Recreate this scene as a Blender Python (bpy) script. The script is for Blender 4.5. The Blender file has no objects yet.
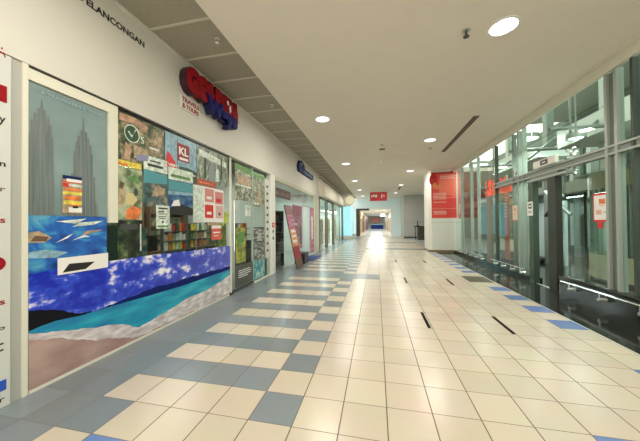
import bpy, bmesh, math, random
from mathutils import Vector, Matrix
random.seed(7)
C = bpy.context.scene.collection
PI = math.pi
XW = -3.528          # plane of the left shopfronts
T = 0.4              # floor tile
GX = 4.34            # plane of the right glass wall
ZC = 4.75            # main ceiling

# ------------------------------------------------------------ materials
MATS = {}
def mat(name, col, rough=0.5, metal=0.0, emit=None, es=1.0, noise=0.0, nscale=8.0, spec=0.5, bump=0.0):
    if name in MATS: return MATS[name]
    m = bpy.data.materials.new(name); m.use_nodes = True
    nt = m.node_tree; b = nt.nodes['Principled BSDF']
    b.inputs['Base Color'].default_value = (*col, 1)
    b.inputs['Roughness'].default_value = rough
    b.inputs['Metallic'].default_value = metal
    b.inputs['Specular IOR Level'].default_value = spec
    if emit:
        b.inputs['Emission Color'].default_value = (*emit, 1)
        b.inputs['Emission Strength'].default_value = es
    if noise > 0 or bump > 0:
        tc = nt.nodes.new('ShaderNodeTexCoord'); n = nt.nodes.new('ShaderNodeTexNoise')
        n.inputs['Scale'].default_value = nscale; n.inputs['Detail'].default_value = 4
        nt.links.new(tc.outputs['Object'], n.inputs['Vector'])
        if noise > 0:
            r = nt.nodes.new('ShaderNodeValToRGB')
            r.color_ramp.elements[0].position = 0.3; r.color_ramp.elements[1].position = 0.7
            r.color_ramp.elements[0].color = (*[max(0, c * (1 - noise)) for c in col], 1)
            r.color_ramp.elements[1].color = (*[min(1, c * (1 + noise)) for c in col], 1)
            nt.links.new(n.outputs['Fac'], r.inputs['Fac']); nt.links.new(r.outputs['Color'], b.inputs['Base Color'])
        if bump > 0:
            bp = nt.nodes.new('ShaderNodeBump'); bp.inputs['Strength'].default_value = bump
            bp.inputs['Distance'].default_value = 0.01
            nt.links.new(n.outputs['Fac'], bp.inputs['Height']); nt.links.new(bp.outputs['Normal'], b.inputs['Normal'])
    MATS[name] = m
    return m

def ramp_mat(name, stops, scale=(1, 1, 1), nscale=3.0, rough=0.35, detail=5, dist=0.0, interp='LINEAR'):
    """a printed or cluttered surface: noise through a colour ramp"""
    if name in MATS: return MATS[name]
    m = bpy.data.materials.new(name); m.use_nodes = True
    nt = m.node_tree; b = nt.nodes['Principled BSDF']; b.inputs['Roughness'].default_value = rough
    tc = nt.nodes.new('ShaderNodeTexCoord'); mp = nt.nodes.new('ShaderNodeMapping')
    mp.inputs['Scale'].default_value = scale
    n = nt.nodes.new('ShaderNodeTexNoise'); n.inputs['Scale'].default_value = nscale
    n.inputs['Detail'].default_value = detail; n.inputs['Distortion'].default_value = dist
    r = nt.nodes.new('ShaderNodeValToRGB'); r.color_ramp.interpolation = interp
    el = r.color_ramp.elements
    while len(el) < len(stops): el.new(0.5)
    for e, (p, c) in zip(el, stops): e.position = p; e.color = (*c, 1)
    nt.links.new(tc.outputs['Object'], mp.inputs['Vector']); nt.links.new(mp.outputs['Vector'], n.inputs['Vector'])
    nt.links.new(n.outputs['Fac'], r.inputs['Fac']); nt.links.new(r.outputs['Color'], b.inputs['Base Color'])
    MATS[name] = m
    return m

def glass(name, tint, refl=1.0, rough=0.0):
    if name in MATS: return MATS[name]
    m = bpy.data.materials.new(name); m.use_nodes = True
    nt = m.node_tree; nt.nodes.clear()
    o = nt.nodes.new('ShaderNodeOutputMaterial'); mx = nt.nodes.new('ShaderNodeMixShader')
    t = nt.nodes.new('ShaderNodeBsdfTransparent'); g = nt.nodes.new('ShaderNodeBsdfGlossy')
    f = nt.nodes.new('ShaderNodeFresnel'); f.inputs['IOR'].default_value = 1.5
    k = nt.nodes.new('ShaderNodeMath'); k.operation = 'MULTIPLY'; k.inputs[1].default_value = refl
    t.inputs['Color'].default_value = (*tint, 1); g.inputs['Roughness'].default_value = rough
    g.inputs['Color'].default_value = (0.92, 1.0, 0.96, 1)
    # one clean reflection per sheet: only the outer face of the pane mirrors
    ge = nt.nodes.new('ShaderNodeNewGeometry'); fr = nt.nodes.new('ShaderNodeMath'); fr.operation = 'SUBTRACT'; fr.inputs[0].default_value = 1.0
    k2 = nt.nodes.new('ShaderNodeMath'); k2.operation = 'MULTIPLY'
    nt.links.new(ge.outputs['Backfacing'], fr.inputs[1]); nt.links.new(fr.outputs[0], k2.inputs[1]); nt.links.new(k.outputs[0], k2.inputs[0])
    nt.links.new(f.outputs['Fac'], k.inputs[0]); nt.links.new(k2.outputs[0], mx.inputs['Fac'])
    nt.links.new(t.outputs[0], mx.inputs[1]); nt.links.new(g.outputs[0], mx.inputs[2])
    nt.links.new(mx.outputs[0], o.inputs['Surface'])
    MATS[name] = m
    return m

def tile_mat(name, col, grout, rough=0.26, var=0.06):
    m = bpy.data.materials.new(name); m.use_nodes = True
    nt = m.node_tree; b = nt.nodes['Principled BSDF']; L = nt.links
    tc = nt.nodes.new('ShaderNodeTexCoord'); sx = nt.nodes.new('ShaderNodeSeparateXYZ')
    L.new(tc.outputs['Object'], sx.inputs[0])
    def M(op, a, bb=None):
        n = nt.nodes.new('ShaderNodeMath'); n.operation = op
        for i, v in enumerate((a, bb)):
            if v is None: continue
            if isinstance(v, (int, float)): n.inputs[i].default_value = v
            else: L.new(v, n.inputs[i])
        return n.outputs[0]
    ux = M('DIVIDE', M('SUBTRACT', sx.outputs['X'], -1.128), T); uy = M('DIVIDE', M('SUBTRACT', sx.outputs['Y'], 2.131), T)
    dx = M('ABSOLUTE', M('SUBTRACT', M('FRACT', M('ADD', ux, 0.5)), 0.5)); dy = M('ABSOLUTE', M('SUBTRACT', M('FRACT', M('ADD', uy, 0.5)), 0.5))
    line = M('MAXIMUM', M('LESS_THAN', dx, 0.0125), M('LESS_THAN', dy, 0.008))
    cx = nt.nodes.new('ShaderNodeCombineXYZ'); L.new(M('FLOOR', ux), cx.inputs[0]); L.new(M('FLOOR', uy), cx.inputs[1])
    wn = nt.nodes.new('ShaderNodeTexWhiteNoise'); L.new(cx.outputs[0], wn.inputs['Vector'])
    hs = nt.nodes.new('ShaderNodeHueSaturation'); hs.inputs['Color'].default_value = (*col, 1)
    L.new(M('ADD', M('MULTIPLY', wn.outputs['Value'], 2 * var), 1 - var), hs.inputs['Value'])
    n2 = nt.nodes.new('ShaderNodeTexNoise'); n2.inputs['Scale'].default_value = 2.2; n2.inputs['Detail'].default_value = 6
    L.new(tc.outputs['Object'], n2.inputs['Vector'])
    mx0 = nt.nodes.new('ShaderNodeMixRGB'); mx0.blend_type = 'MULTIPLY'; mx0.inputs['Fac'].default_value = 0.18
    L.new(hs.outputs[0], mx0.inputs[1]); L.new(n2.outputs['Color'], mx0.inputs[2])
    mx = nt.nodes.new('ShaderNodeMixRGB'); L.new(line, mx.inputs['Fac']); L.new(mx0.outputs[0], mx.inputs[1])
    mx.inputs[2].default_value = (*grout, 1)
    L.new(mx.outputs[0], b.inputs['Base Color'])
    L.new(M('ADD', M('MULTIPLY', line, 0.5), rough), b.inputs['Roughness'])
    b.inputs['Specular IOR Level'].default_value = 0.5
    return m

# ------------------------------------------------------------ mesh helpers
class MB:
    def __init__(s): s.bm = bmesh.new(); s.mi = 0
    def _f(s, vs, idx):
        v = [s.bm.verts.new(p) for p in vs]
        for f in idx:
            try:
                ff = s.bm.faces.new([v[i] for i in f]); ff.material_index = s.mi
            except ValueError: pass
    def box(s, x0, x1, y0, y1, z0, z1, bev=0.0):
        if bev > 0:
            r = bmesh.ops.create_cube(s.bm, size=1)
            vs = r['verts']
            for v in vs:
                v.co = Vector(((x0 + x1) / 2 + v.co.x * (x1 - x0), (y0 + y1) / 2 + v.co.y * (y1 - y0), (z0 + z1) / 2 + v.co.z * (z1 - z0)))
            es = list({e for v in vs for e in v.link_edges})
            q = bmesh.ops.bevel(s.bm, geom=es, offset=bev, segments=2, affect='EDGES', profile=0.5)
            for f in q['faces']: f.material_index = s.mi
            for v in vs:
                if v.is_valid:
                    for f in v.link_faces: f.material_index = s.mi
            return s
        P = [(x, y, z) for z in (z0, z1) for y in (y0, y1) for x in (x0, x1)]
        s._f(P, [(0, 2, 3, 1), (4, 5, 7, 6), (0, 1, 5, 4), (2, 6, 7, 3), (0, 4, 6, 2), (1, 3, 7, 5)])
        return s
    def cyl(s, p0, p1, r0, r1=None, n=16):
        r1 = r0 if r1 is None else r1
        p0 = Vector(p0); p1 = Vector(p1); d = (p1 - p0).normalized()
        a = d.orthogonal().normalized(); b = d.cross(a)
        P = []
        for p, r in ((p0, r0), (p1, r1)):
            for k in range(n):
                t = 2 * PI * k / n; P.append(p + a * (r * math.cos(t)) + b * (r * math.sin(t)))
        s._f(P, [(k, (k + 1) % n, n + (k + 1) % n, n + k) for k in range(n)] + [tuple(reversed(range(n))), tuple(range(n, 2 * n))])
        return s
    def ring(s, c, r0, r1, z0, z1, n=32):
        P = []
        for r, z in ((r0, z0), (r1, z0), (r1, z1), (r0, z1)):
            for k in range(n):
                t = 2 * PI * k / n; P.append((c[0] + r * math.cos(t), c[1] + r * math.sin(t), z))
        F = []
        for j in range(4):
            for k in range(n):
                F.append((j * n + k, j * n + (k + 1) % n, ((j + 1) % 4) * n + (k + 1) % n, ((j + 1) % 4) * n + k))
        s._f(P, F); return s
    def prism(s, pts, d):
        """closed polygon pts (3-D) swept by vector d"""
        n = len(pts); d = Vector(d); P = [Vector(p) for p in pts] + [Vector(p) + d for p in pts]
        s._f(P, [tuple(reversed(range(n))), tuple(range(n, 2 * n))] + [(k, (k + 1) % n, n + (k + 1) % n, n + k) for k in range(n)])
        return s
    def build(s, name, mats, parent=None):
        me = bpy.data.meshes.new(name)
        bmesh.ops.recalc_face_normals(s.bm, faces=s.bm.faces)
        s.bm.to_mesh(me); s.bm.free()
        for m in (mats if isinstance(mats, (list, tuple)) else [mats]): me.materials.append(m)
        o = bpy.data.objects.new(name, me); C.objects.link(o)
        if parent is not None: attach(o, parent)
        return o
def attach(o, parent):
    o.parent = parent
    o.matrix_parent_inverse = Matrix.Translation(parent.location).inverted() if parent.type == 'EMPTY' else Matrix.Identity(4)
def tag(o, label, cat, group=None, kind=None):
    o['label'] = label; o['category'] = cat
    if group: o['group'] = group
    if kind: o['kind'] = kind
    return o
def thing(name, label, cat, loc, group=None):
    o = bpy.data.objects.new(name, None); C.objects.link(o); o.location = loc; o.empty_display_size = 0.1
    return tag(o, label, cat, group)
def struct(o, label=None):
    o['kind'] = 'structure'
    if label: o['label'] = label
    return o
def sroot(name, loc, label=None):
    o = bpy.data.objects.new(name, None); C.objects.link(o); o.location = loc; o['kind'] = 'structure'
    if label: o['label'] = label
    return o

# frames: (u right, v up, w towards the viewer) for a surface facing +x, -x or -y
def FX(x): return lambda u, v, w=0: (x + w, u, v)
def FXN(x): return lambda u, v, w=0: (x - w, u, v)
def FY(y): return lambda u, v, w=0: (u, y - w, v)
def DIR(fr): o = Vector(fr(0, 0, 0)); return Vector(fr(0, 0, 1)) - o

def printed(name, fr, u0, u1, v0, v1, base, shapes, parent=None, th=0.006):
    """a flat printed sheet; shapes = [(material, [(s,t)...] in 0..1)], each a hair proud of the sheet"""
    m = MB(); mats = [base]; n = DIR(fr)
    m.prism([fr(u0, v0), fr(u1, v0), fr(u1, v1), fr(u0, v1)], n * th)
    lay = 0
    for mm, pts in shapes:
        if mm not in mats: mats.append(mm)
        m.mi = mats.index(mm); lay += 1
        w = th + 0.0004 + 0.0003 * lay
        m._f([fr(u0 + (u1 - u0) * s, v0 + (v1 - v0) * t, w) for s, t in pts], [tuple(range(len(pts)))])
    return m.build(name, mats, parent)
def R(a, b, c, d): return [(a, c), (b, c), (b, d), (a, d)]       # rectangle s0,s1,t0,t1
def E(cx, cy, rx, ry, n=18): return [(cx + rx * math.cos(2 * PI * k / n), cy + ry * math.sin(2 * PI * k / n)) for k in range(n)]

def text(name, s, basis, origin, size, m, parent=None, ext=0.004, off=0.0, width=None, bev=0.0, shear=0.0, align='LEFT'):
    cu = bpy.data.curves.new(name, 'FONT'); cu.body = s; cu.size = size; cu.extrude = ext; cu.offset = off
    cu.bevel_depth = bev; cu.shear = shear; cu.align_x = align; cu.resolution_u = 3
    t = bpy.data.objects.new(name, cu); C.objects.link(t)
    dg = bpy.context.evaluated_depsgraph_get(); dg.update()
    me = bpy.data.meshes.new_from_object(t.evaluated_get(dg)); me.name = name
    bpy.data.objects.remove(t)
    bas = {'+x': ((0, 1, 0), (0, 0, 1), (1, 0, 0)), '-x': ((0, -1, 0), (0, 0, 1), (-1, 0, 0)), '-y': ((1, 0, 0), (0, 0, 1), (0, -1, 0))}[basis]
    xs = [v.co.x for v in me.vertices]
    k = 1.0 if width is None else width / (max(xs) - min(xs))
    x0 = min(xs) if align == 'LEFT' else 0
    for v in me.vertices:
        c = v.co
        v.co = Vector(origin) + Vector(bas[0]) * ((c.x - x0) * k) + Vector(bas[1]) * c.y + Vector(bas[2]) * c.z
    me.materials.clear(); me.materials.append(m)
    o = bpy.data.objects.new(name, me); C.objects.link(o)
    if parent is not None: attach(o, parent)
    return o

# ------------------------------------------------------------ palette
cream_tile = tile_mat('cream_tile', (0.66, 0.575, 0.455), (0.13, 0.09, 0.05))
grey_tile = tile_mat('grey_tile', (0.235, 0.27, 0.29), (0.12, 0.13, 0.13), var=0.10)
blue_tile = tile_mat('blue_tile', (0.15, 0.24, 0.52), (0.12, 0.12, 0.16))
far_tile = tile_mat('far_tile', (0.70, 0.72, 0.70), (0.40, 0.37, 0.32), rough=0.16)
granite = mat('black_granite', (0.018, 0.020, 0.017), 0.09, noise=0.5, nscale=60)
granite_v = mat('black_granite_kerb', (0.015, 0.017, 0.015), 0.15)
ceil_m = mat('ceiling_paint', (0.80, 0.735, 0.635), 0.85, noise=0.015, nscale=3)
fascia_m = mat('fascia_paint', (0.66, 0.635, 0.565), 0.55)
frame_m = mat('cream_frame', (0.72, 0.70, 0.58), 0.4)
white_m = mat('white_paint', (0.80, 0.78, 0.72), 0.5)
panel_m = mat('grid_panel', (0.34, 0.31, 0.245), 0.8, noise=0.08, nscale=30)
tbar_m = mat('ceiling_tbar', (0.55, 0.52, 0.43), 0.5)
pil_grey = mat('pilaster_grey', (0.42, 0.42, 0.38), 0.5)
board_w = mat('board_white', (0.62, 0.63, 0.58), 0.4)
black = mat('black_satin', (0.012, 0.012, 0.013), 0.35)
dark = mat('dark_grey', (0.06, 0.06, 0.06), 0.45)
steel = mat('brushed_steel', (0.62, 0.64, 0.60), 0.32, 0.75)
steel_g = mat('painted_steel', (0.19, 0.22, 0.19), 0.4, 0.3)
steel_d = mat('dark_steel', (0.055, 0.07, 0.055), 0.4, 0.3)
steel_w = mat('pale_steel', (0.34, 0.38, 0.34), 0.4, 0.2)
chrome = mat('chrome', (0.85, 0.85, 0.85), 0.12, 1.0)
red = mat('red_print', (0.62, 0.025, 0.02), 0.45)
sred = mat('sign_red', (0.30, 0.004, 0.010), 0.6, spec=0.2)
sblue = mat('sign_blue', (0.004, 0.006, 0.13), 0.6, spec=0.2)
navy = mat('navy', (0.005, 0.014, 0.10), 0.5, spec=.25)
white_p = mat('white_print', (0.82, 0.80, 0.76), 0.4)
pale_p = mat('pale_print', (0.62, 0.70, 0.62), 0.4, noise=0.35, nscale=16)
black_p = mat('black_print', (0.015, 0.015, 0.015), 0.4)
orange_p = mat('orange_print', (0.75, 0.20, 0.05), 0.4, noise=0.35, nscale=16)
yellow_p = mat('yellow_print', (0.75, 0.60, 0.08), 0.4, noise=0.35, nscale=16)
green_p = mat('green_print', (0.10, 0.25, 0.07), 0.4, noise=0.35, nscale=16)
dgreen_p = mat('dark_green_print', (0.03, 0.08, 0.035), 0.4)
pink_p = mat('pink_print', (0.50, 0.10, 0.20), 0.4)
blue_p = mat('blue_print', (0.02, 0.09, 0.50), 0.4)
sky_p = mat('sky_print', (0.25, 0.42, 0.52), 0.4, noise=0.35, nscale=16)
tan_p = mat('tan_print', (0.42, 0.31, 0.19), 0.4, noise=0.35, nscale=16)
skin_p = mat('rose_tan_print', (0.45, 0.28, 0.18), 0.4, noise=0.35, nscale=16)
brown = mat('brown', (0.14, 0.08, 0.045), 0.5)
shop_glass = glass('shop_glass', (0.93, 0.97, 0.95), 0.8)
lift_glass = glass('lift_glass', (0.86, 0.93, 0.89), 1.3)

# ------------------------------------------------------------ floor
def build_floor():
    m = MB()
    for j in range(-18, 190):
        far = j >= 78
        for i in range(-6, 11):
            mi = 0
            if far: mi = 3
            elif i <= -5: mi = 1
            elif i < 0:
                mi = 0 if j % 2 == 0 else 1
                if j == -1 and i == -4: mi = 1
                if j < 0 and j != -1: mi = 0 if i > -5 else 1
                if j == -1 and i > -4: mi = 0
                if j == -2 and i == -3: mi = 2
                if j in (15, 16): mi = 1
            elif i == 0:
                mi = 1 if (j % 2 == 0 and j >= 0) else 0
                if j in (15, 16): mi = 1
            elif i in (1, 2) and j in (15, 16): mi = 1
            elif i == 7 and j == 0: mi = 2
            elif i == 10 and (j in (3, 7, 9, 11, 13) or (j > 17 and j % 2 == 1 and j < 38)): mi = 2
            elif j in (38, 39, 52, 53, 66, 67): mi = 1
            m.mi = mi
            x0 = -1.128 + i * T; y0 = 2.131 + j * T
            m._f([(x0, y0, 0), (x0 + T, y0, 0), (x0 + T, y0 + T, 0), (x0, y0 + T, 0)], [(0, 1, 2, 3)])
    bmesh.ops.remove_doubles(m.bm, verts=m.bm.verts, dist=1e-4)
    o = struct(m.build('floor', [cream_tile, grey_tile, blue_tile, far_tile]), 'cream floor tiles striped with grey and blue tiles')
    b = MB(); b.box(-9, 10, -5.2, 80, -0.3, -0.002)
    struct(b.build('floor_slab', mat('slab', (0.3, 0.28, 0.25), 0.7)))
    g = MB(); g.box(3.272, 9.6, -5.0, 16.1, -0.001, 0.001)
    struct(g.build('floor_granite', granite), 'polished black granite floor beside the glass wall')
    g = MB(); g.box(3.272, 12, 16.1, 80, -0.001, 0.0005)
    struct(g.build('floor_far', far_tile))
    g = MB(); g.box(-9, XW, -5.0, 80, -0.001, 0.0005)
    struct(g.build('floor_shop', mat('shop_floor', (0.30, 0.30, 0.27), 0.3)))
    k = MB(); k.box(3.262, 3.282, -5, 16.1, 0, 0.004)
    struct(k.build('trim_1', steel), 'thin metal edge strip between cream tiles and black granite')
build_floor()

slots = [(4.88, 6.05), (7.92, 6.05), (4.88, 14.15), (7.92, 14.1), (4.88, 24.2), (7.92, 24.2)]
where = {0: 'nearest black floor slot, on the left line of slots', 1: 'nearest black floor slot, on the right line of slots',
         2: 'second black floor slot on the left line, beyond the nearest', 3: 'second black floor slot on the right line, beyond the nearest',
         4: 'farthest black floor slot on the left line', 5: 'farthest black floor slot on the right line'}
for n, (u, v) in enumerate(slots):
    x = -1.128 + u * T; y = 2.131 + v * T
    o = MB().box(x - 0.025, x + 0.025, y, y + 0.76, 0.0, 0.004).build('floor_slot_cover', mat('slot_black', (.01, .009, .008), .8, spec=.1))
    tag(o, where[n] + ', set in the cream tiles', 'floor cover', 'black slot covers in the cream floor')
o = MB().box(2.60, 3.22, 8.27, 9.05, 0.0005, 0.012, 0.004).build('floor_mat', mat('mat_olive', (0.10, 0.095, 0.06), 0.8, bump=0.4, nscale=200))
tag(o, 'dark olive rectangular mat on the tiles beside the black granite strip', 'mat')

# ------------------------------------------------------------ ceiling
def build_ceiling():
    m = MB(); m.box(-2.36, 4.28, -5, 33.3, ZC, ZC + 0.3)
    m.box(4.28, 4.6, 16.3, 33.3, ZC, ZC + 0.3); m.box(4.6, 9, 17.3, 33.3, ZC, ZC + 0.3)
    struct(m.build('ceiling', ceil_m), 'smooth beige plaster ceiling over the corridor')
    m = MB(); m.box(4.28, 4.36, -5, 16.1, 4.53, ZC + 0.3)
    m.box(4.20, 4.281, -5, 16.1, ZC - 0.022, ZC + 0.1)
    struct(m.build('ceiling_edge', mat('soffit_edge', (0.68, 0.66, 0.55), 0.5)), 'pale edge band of the ceiling above the glass wall')
    m = MB()
    m.box(XW - 0.3, -2.34, -5, 33.3, 4.84, 4.9)
    m.mi = 1
    for k in range(-10, 37):
        y = 3.47 + 0.81 * k
        m.box(XW, -2.35, y - 0.02, y + 0.02, 4.828, 4.842)
    m.box(XW - 0.02, XW + 0.05, -5, 33.3, 4.82, 4.842)
    struct(m.build('ceiling_grid', [panel_m, tbar_m]), 'olive grey suspended ceiling panels above the shopfronts')
build_ceiling()
glow = mat('lamp_glow', (0.9, 0.95, 1.0), 0.4, emit=(0.86, 0.94, 1.0), es=2.6)
glow_far = mat('lamp_glow_far', (0.9, 0.95, 1.0), 0.4, emit=(1.0, 0.96, 0.86), es=2.2)
def area(name, loc, sx, sy, power, col=(1, 1, 1), rot=(0, 0, 0), shape='RECTANGLE', spread=PI):
    l = bpy.data.lights.new(name, 'AREA'); l.shape = shape; l.size = sx
    if shape in ('RECTANGLE', 'ELLIPSE'): l.size_y = sy
    l.energy = power; l.color = col; l.spread = spread
    o = bpy.data.objects.new(name, l); C.objects.link(o); o.location = loc; o.rotation_euler = rot
    return o
def downlight(x, y, label, z=ZC, r=0.19, p=50.0, gm=None):
    t = thing('ceiling_downlight', label, 'ceiling light', (x, y, z), 'round downlights in the ceiling')
    MB().ring((x, y), r, r + 0.035, z - 0.012, z + 0.01).build('rim', white_m, t)
    MB().cyl((x, y, z - 0.004), (x, y, z + 0.02), r, n=32).build('lamp', gm or glow, t)
    m = MB()
    for k in range(-2, 3): m.box(x + k * r * 0.36 - 0.006, x + k * r * 0.36 + 0.006, y - r * 0.75, y + r * 0.75, z - 0.012, z - 0.003)
    m.build('louvre', steel, t)
    area('downlight_beam', (x, y, z - 0.05), r * 1.8, r * 1.8, p, (1.0, 0.95, 0.86), shape='DISK')
ordr = ['largest round downlight, above the right of the corridor', 'second', 'third', 'fourth', 'fifth']
for n, y in enumerate((4.54, 10.23, 16.1, 21.9, 27.6)):
    downlight(1.96, y, ['largest round downlight, nearest of the right row over the corridor', 'second nearest downlight of the right row, beyond the slot diffuser',
        'third nearest downlight of the right row, level with the red poster pillar', 'fourth downlight of the right row, before the far slot diffuser',
        'farthest downlight of the right row, near the far bulkhead'][n])
for n, y in enumerate((7.41, 13.3, 18.9, 24.2, 29.8)):
    downlight(-1.5, y, ['nearest downlight of the left row, opposite the red and blue shop sign', 'second nearest downlight of the left row, opposite the small blue sign',
        'third nearest downlight of the left row', 'fourth downlight of the left row, left of the hanging red sign', 'farthest downlight of the left row, near the far bulkhead'][n])
for x, y in ((-1.5, 1.6), (1.96, -1.2), (-1.5, -4.2)):
    area('downlight_beam', (x, y, ZC - 0.05), 0.34, 0.34, 60, (1.0, 0.95, 0.86), shape='DISK')

def slot_diffuser(x, y0, y1, label):
    t = thing('slot_diffuser', label, 'air vent', (x, y0, ZC), 'linear slot diffusers in the ceiling')
    MB().box(x - 0.085, x + 0.085, y0, y1, ZC - 0.008, ZC + 0.005).build('frame', mat('diffuser_frame', (0.35, 0.27, 0.19), 0.5), t)
    for s in (-0.04, 0.04):
        MB().box(x + s - 0.026, x + s + 0.026, y0 + 0.03, y1 - 0.03, ZC - 0.012, ZC - 0.007).build('slot', mat('slot_dark', (0.05, 0.03, 0.025), 0.6), t)
slot_diffuser(2.83, 8.2, 12.1, 'long dark slot diffuser in the ceiling near the glass wall')
slot_diffuser(2.0, 22.9, 25.2, 'short far slot diffuser in the ceiling above the grey wall')
def sprinkler(x, y, z, label, big=1.0):
    t = thing('sprinkler_head', label, 'sprinkler', (x, y, z), 'sprinkler heads in the ceiling')
    MB().cyl((x, y, z - 0.012), (x, y, z + 0.012), 0.045 * big, n=20).build('escutcheon', steel, t)
    m = MB(); m.cyl((x, y, z - 0.07 * big), (x, y, z - 0.01), 0.014 * big, n=10); m.cyl((x, y, z - 0.08 * big), (x, y, z - 0.072 * big), 0.035 * big, n=12)
    m.build('deflector', dark if big > 1 else chrome, t)
sprinkler(-2.57, 3.88, 4.838, 'sprinkler head in the olive ceiling panels, nearest the camera')
sprinkler(-2.63, 6.37, 4.838, 'sprinkler head in the olive ceiling panels above the shop sign')
sprinkler(1.42, 4.5, ZC, 'dark sprinkler head beside the largest downlight', 1.3)
sprinkler(0.25, 13.1, ZC, 'small sprinkler head in the middle of the plaster ceiling')
def detector(x, y, label, r=0.09):
    t = thing('smoke_detector', label, 'smoke detector', (x, y, ZC), 'round detectors on the ceiling')
    MB().cyl((x, y, ZC - 0.03), (x, y, ZC + 0.005), r * 0.9, r, 20).build('base', white_m, t)
    MB().cyl((x, y, ZC - 0.06), (x, y, ZC - 0.03), r * 0.5, r * 0.75, 16).build('sensor', mat('sensor_grey', (0.4, 0.37, 0.3), 0.5), t)
detector(0.24, 10.3, 'round smoke detector nearest the camera, mid ceiling')
detector(2.16, 11.3, 'round smoke detector close to the slot diffuser')
detector(-2.0, 20.5, 'round smoke detector over the left shops', 0.1)
def vent_square(x, y, label):
    t = thing('square_vent', label, 'air vent', (x, y, ZC), None)
    MB().box(x - 0.13, x + 0.13, y - 0.13, y + 0.13, ZC - 0.01, ZC + 0.005).build('frame', tbar_m, t)
    m = MB()
    for k in range(5): m.box(x - 0.1, x + 0.1, y - 0.1 + k * 0.045, y - 0.08 + k * 0.045, ZC - 0.014, ZC - 0.009)
    m.build('slats', mat('slot_dark', (0.1, 0.1, 0.1)), t)
vent_square(0.26, 11.0, 'small square grille in the ceiling beside the smoke detector')

# ------------------------------------------------------------ left wall and shopfronts
def wall_left():
    m = MB()
    m.box(XW - 0.2, XW + 0.02, -5, 15.9, 3.42, 4.83)                 # fascia
    m.box(XW - 0.25, XW + 0.035, -5, 8.66, 3.40, 3.425)
    m.box(XW - 0.2, XW + 0.045, -5, 15.9, 4.80, 4.835)
    m.box(XW - 0.3, XW, -5, 1.2, 0, 3.42)
    m.box(XW - 0.2, XW + 0.02, 15.9, 33.3, 4.6, 4.83)
    struct(m.build('wall_left', fascia_m), 'cream fascia and wall above the left shopfronts')
    m = MB(); m.box(XW - 0.24, XW - 0.13, 2.0, 8.3, 3.335, 3.42); m.box(XW - 0.03, XW + 0.02, 2.0, 5.8, 3.37, 3.385)
    struct(m.build('trim_2', black), 'black head channel over the shop window')
    m = MB()
    m.box(XW - 0.02, XW + 0.03, 2.0, 5.78, 0, 0.035)
    m.box(XW - 0.02, XW + 0.03, 7.05, 8.3, 0, 0.035)
    struct(m.build('baseboard_left', frame_m), 'thin cream sill under the shop windows')
    m = MB(); m.box(XW - 0.1, XW + 0.03, 1.945, 1.99, 0, 3.42)
    struct(m.build('trim_3', frame_m))
    m = MB(); m.box(XW - 0.1, XW + 0.015, 1.86, 1.945, 0, 3.42)
    struct(m.build('trim_4', pil_grey))
    m = MB(); m.box(XW - 0.14, XW + 0.05, 8.30, 8.66, 0, 3.42, 0.01)
    struct(m.build('trim_5', white_m), 'white post between the two shops')
wall_left()

# logo board
t = thing('logo_board', 'tall white board of partner logos at the left edge beside the towers window', 'sign board', (XW, 1.55, 0))
MB().box(XW, XW + 0.03, 1.2, 1.86, 0.0, 3.39, 0.004).build('panel', board_w, t)
fr = FX(XW + 0.031)
marks = [(3.36, 3.48, sred, 'A'), (3.22, 3.30, pink_p, '•'), (2.92, 3.08, sred, '■'), (2.72, 2.83, black_p, 'y'), (2.52, 2.60, sred, '-'),
         (2.30, 2.38, black_p, 'n'), (2.18, 2.26, black_p, '•'), (2.06, 2.13, brown, 'r'), (1.76, 1.84, sred, 's'), (1.62, 1.68, black_p, '-'),
         (1.50, 1.58, black_p, '/'), (1.12, 1.22, black_p, '-'), (0.98, 1.06, sred, 's'), (0.74, 0.80, black_p, 'o'), (0.58, 0.62, black_p, '='), (0.52, 0.56, black_p, '='), (0.06, 0.13, black_p, 'r')]
for z0, z1, mm, ch in [q for q in marks if q[3] not in '-/•']:
    if ch == '■': printed('logo_mark', fr, 1.70, 1.828, z0, z1, mm, [(white_p, R(.1, .5, .75, .85))], t, 0.003)
    elif ch == '•': printed('logo_mark', fr, 1.77, 1.82, z0, z1, board_w, [(mm, E(.5, .5, .5, .5))], t, 0.001)
    elif ch in '-=': printed('logo_mark', fr, 1.70, 1.81, z0 + .02, z1 - .005, mm, [], t, 0.002)
    else:
        text('logo_mark', 'e' + ch, '+x', (XW + 0.032, 1.73, z0), (z1 - z0) * 1.0, mm, t, 0.001, 0.001, width=0.09)
o = printed('logo_mark', fr, 1.68, 1.825, 1.30, 1.44, board_w, [(sred, E(.5, .5, .5, .5)), (white_p, R(.3, .7, .4, .6))], t, 0.001)
o = printed('logo_mark', fr, 1.66, 1.83, 0.16, 0.26, blue_p, [(white_p, R(.1, .5, .4, .55))], t, 0.002)

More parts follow.
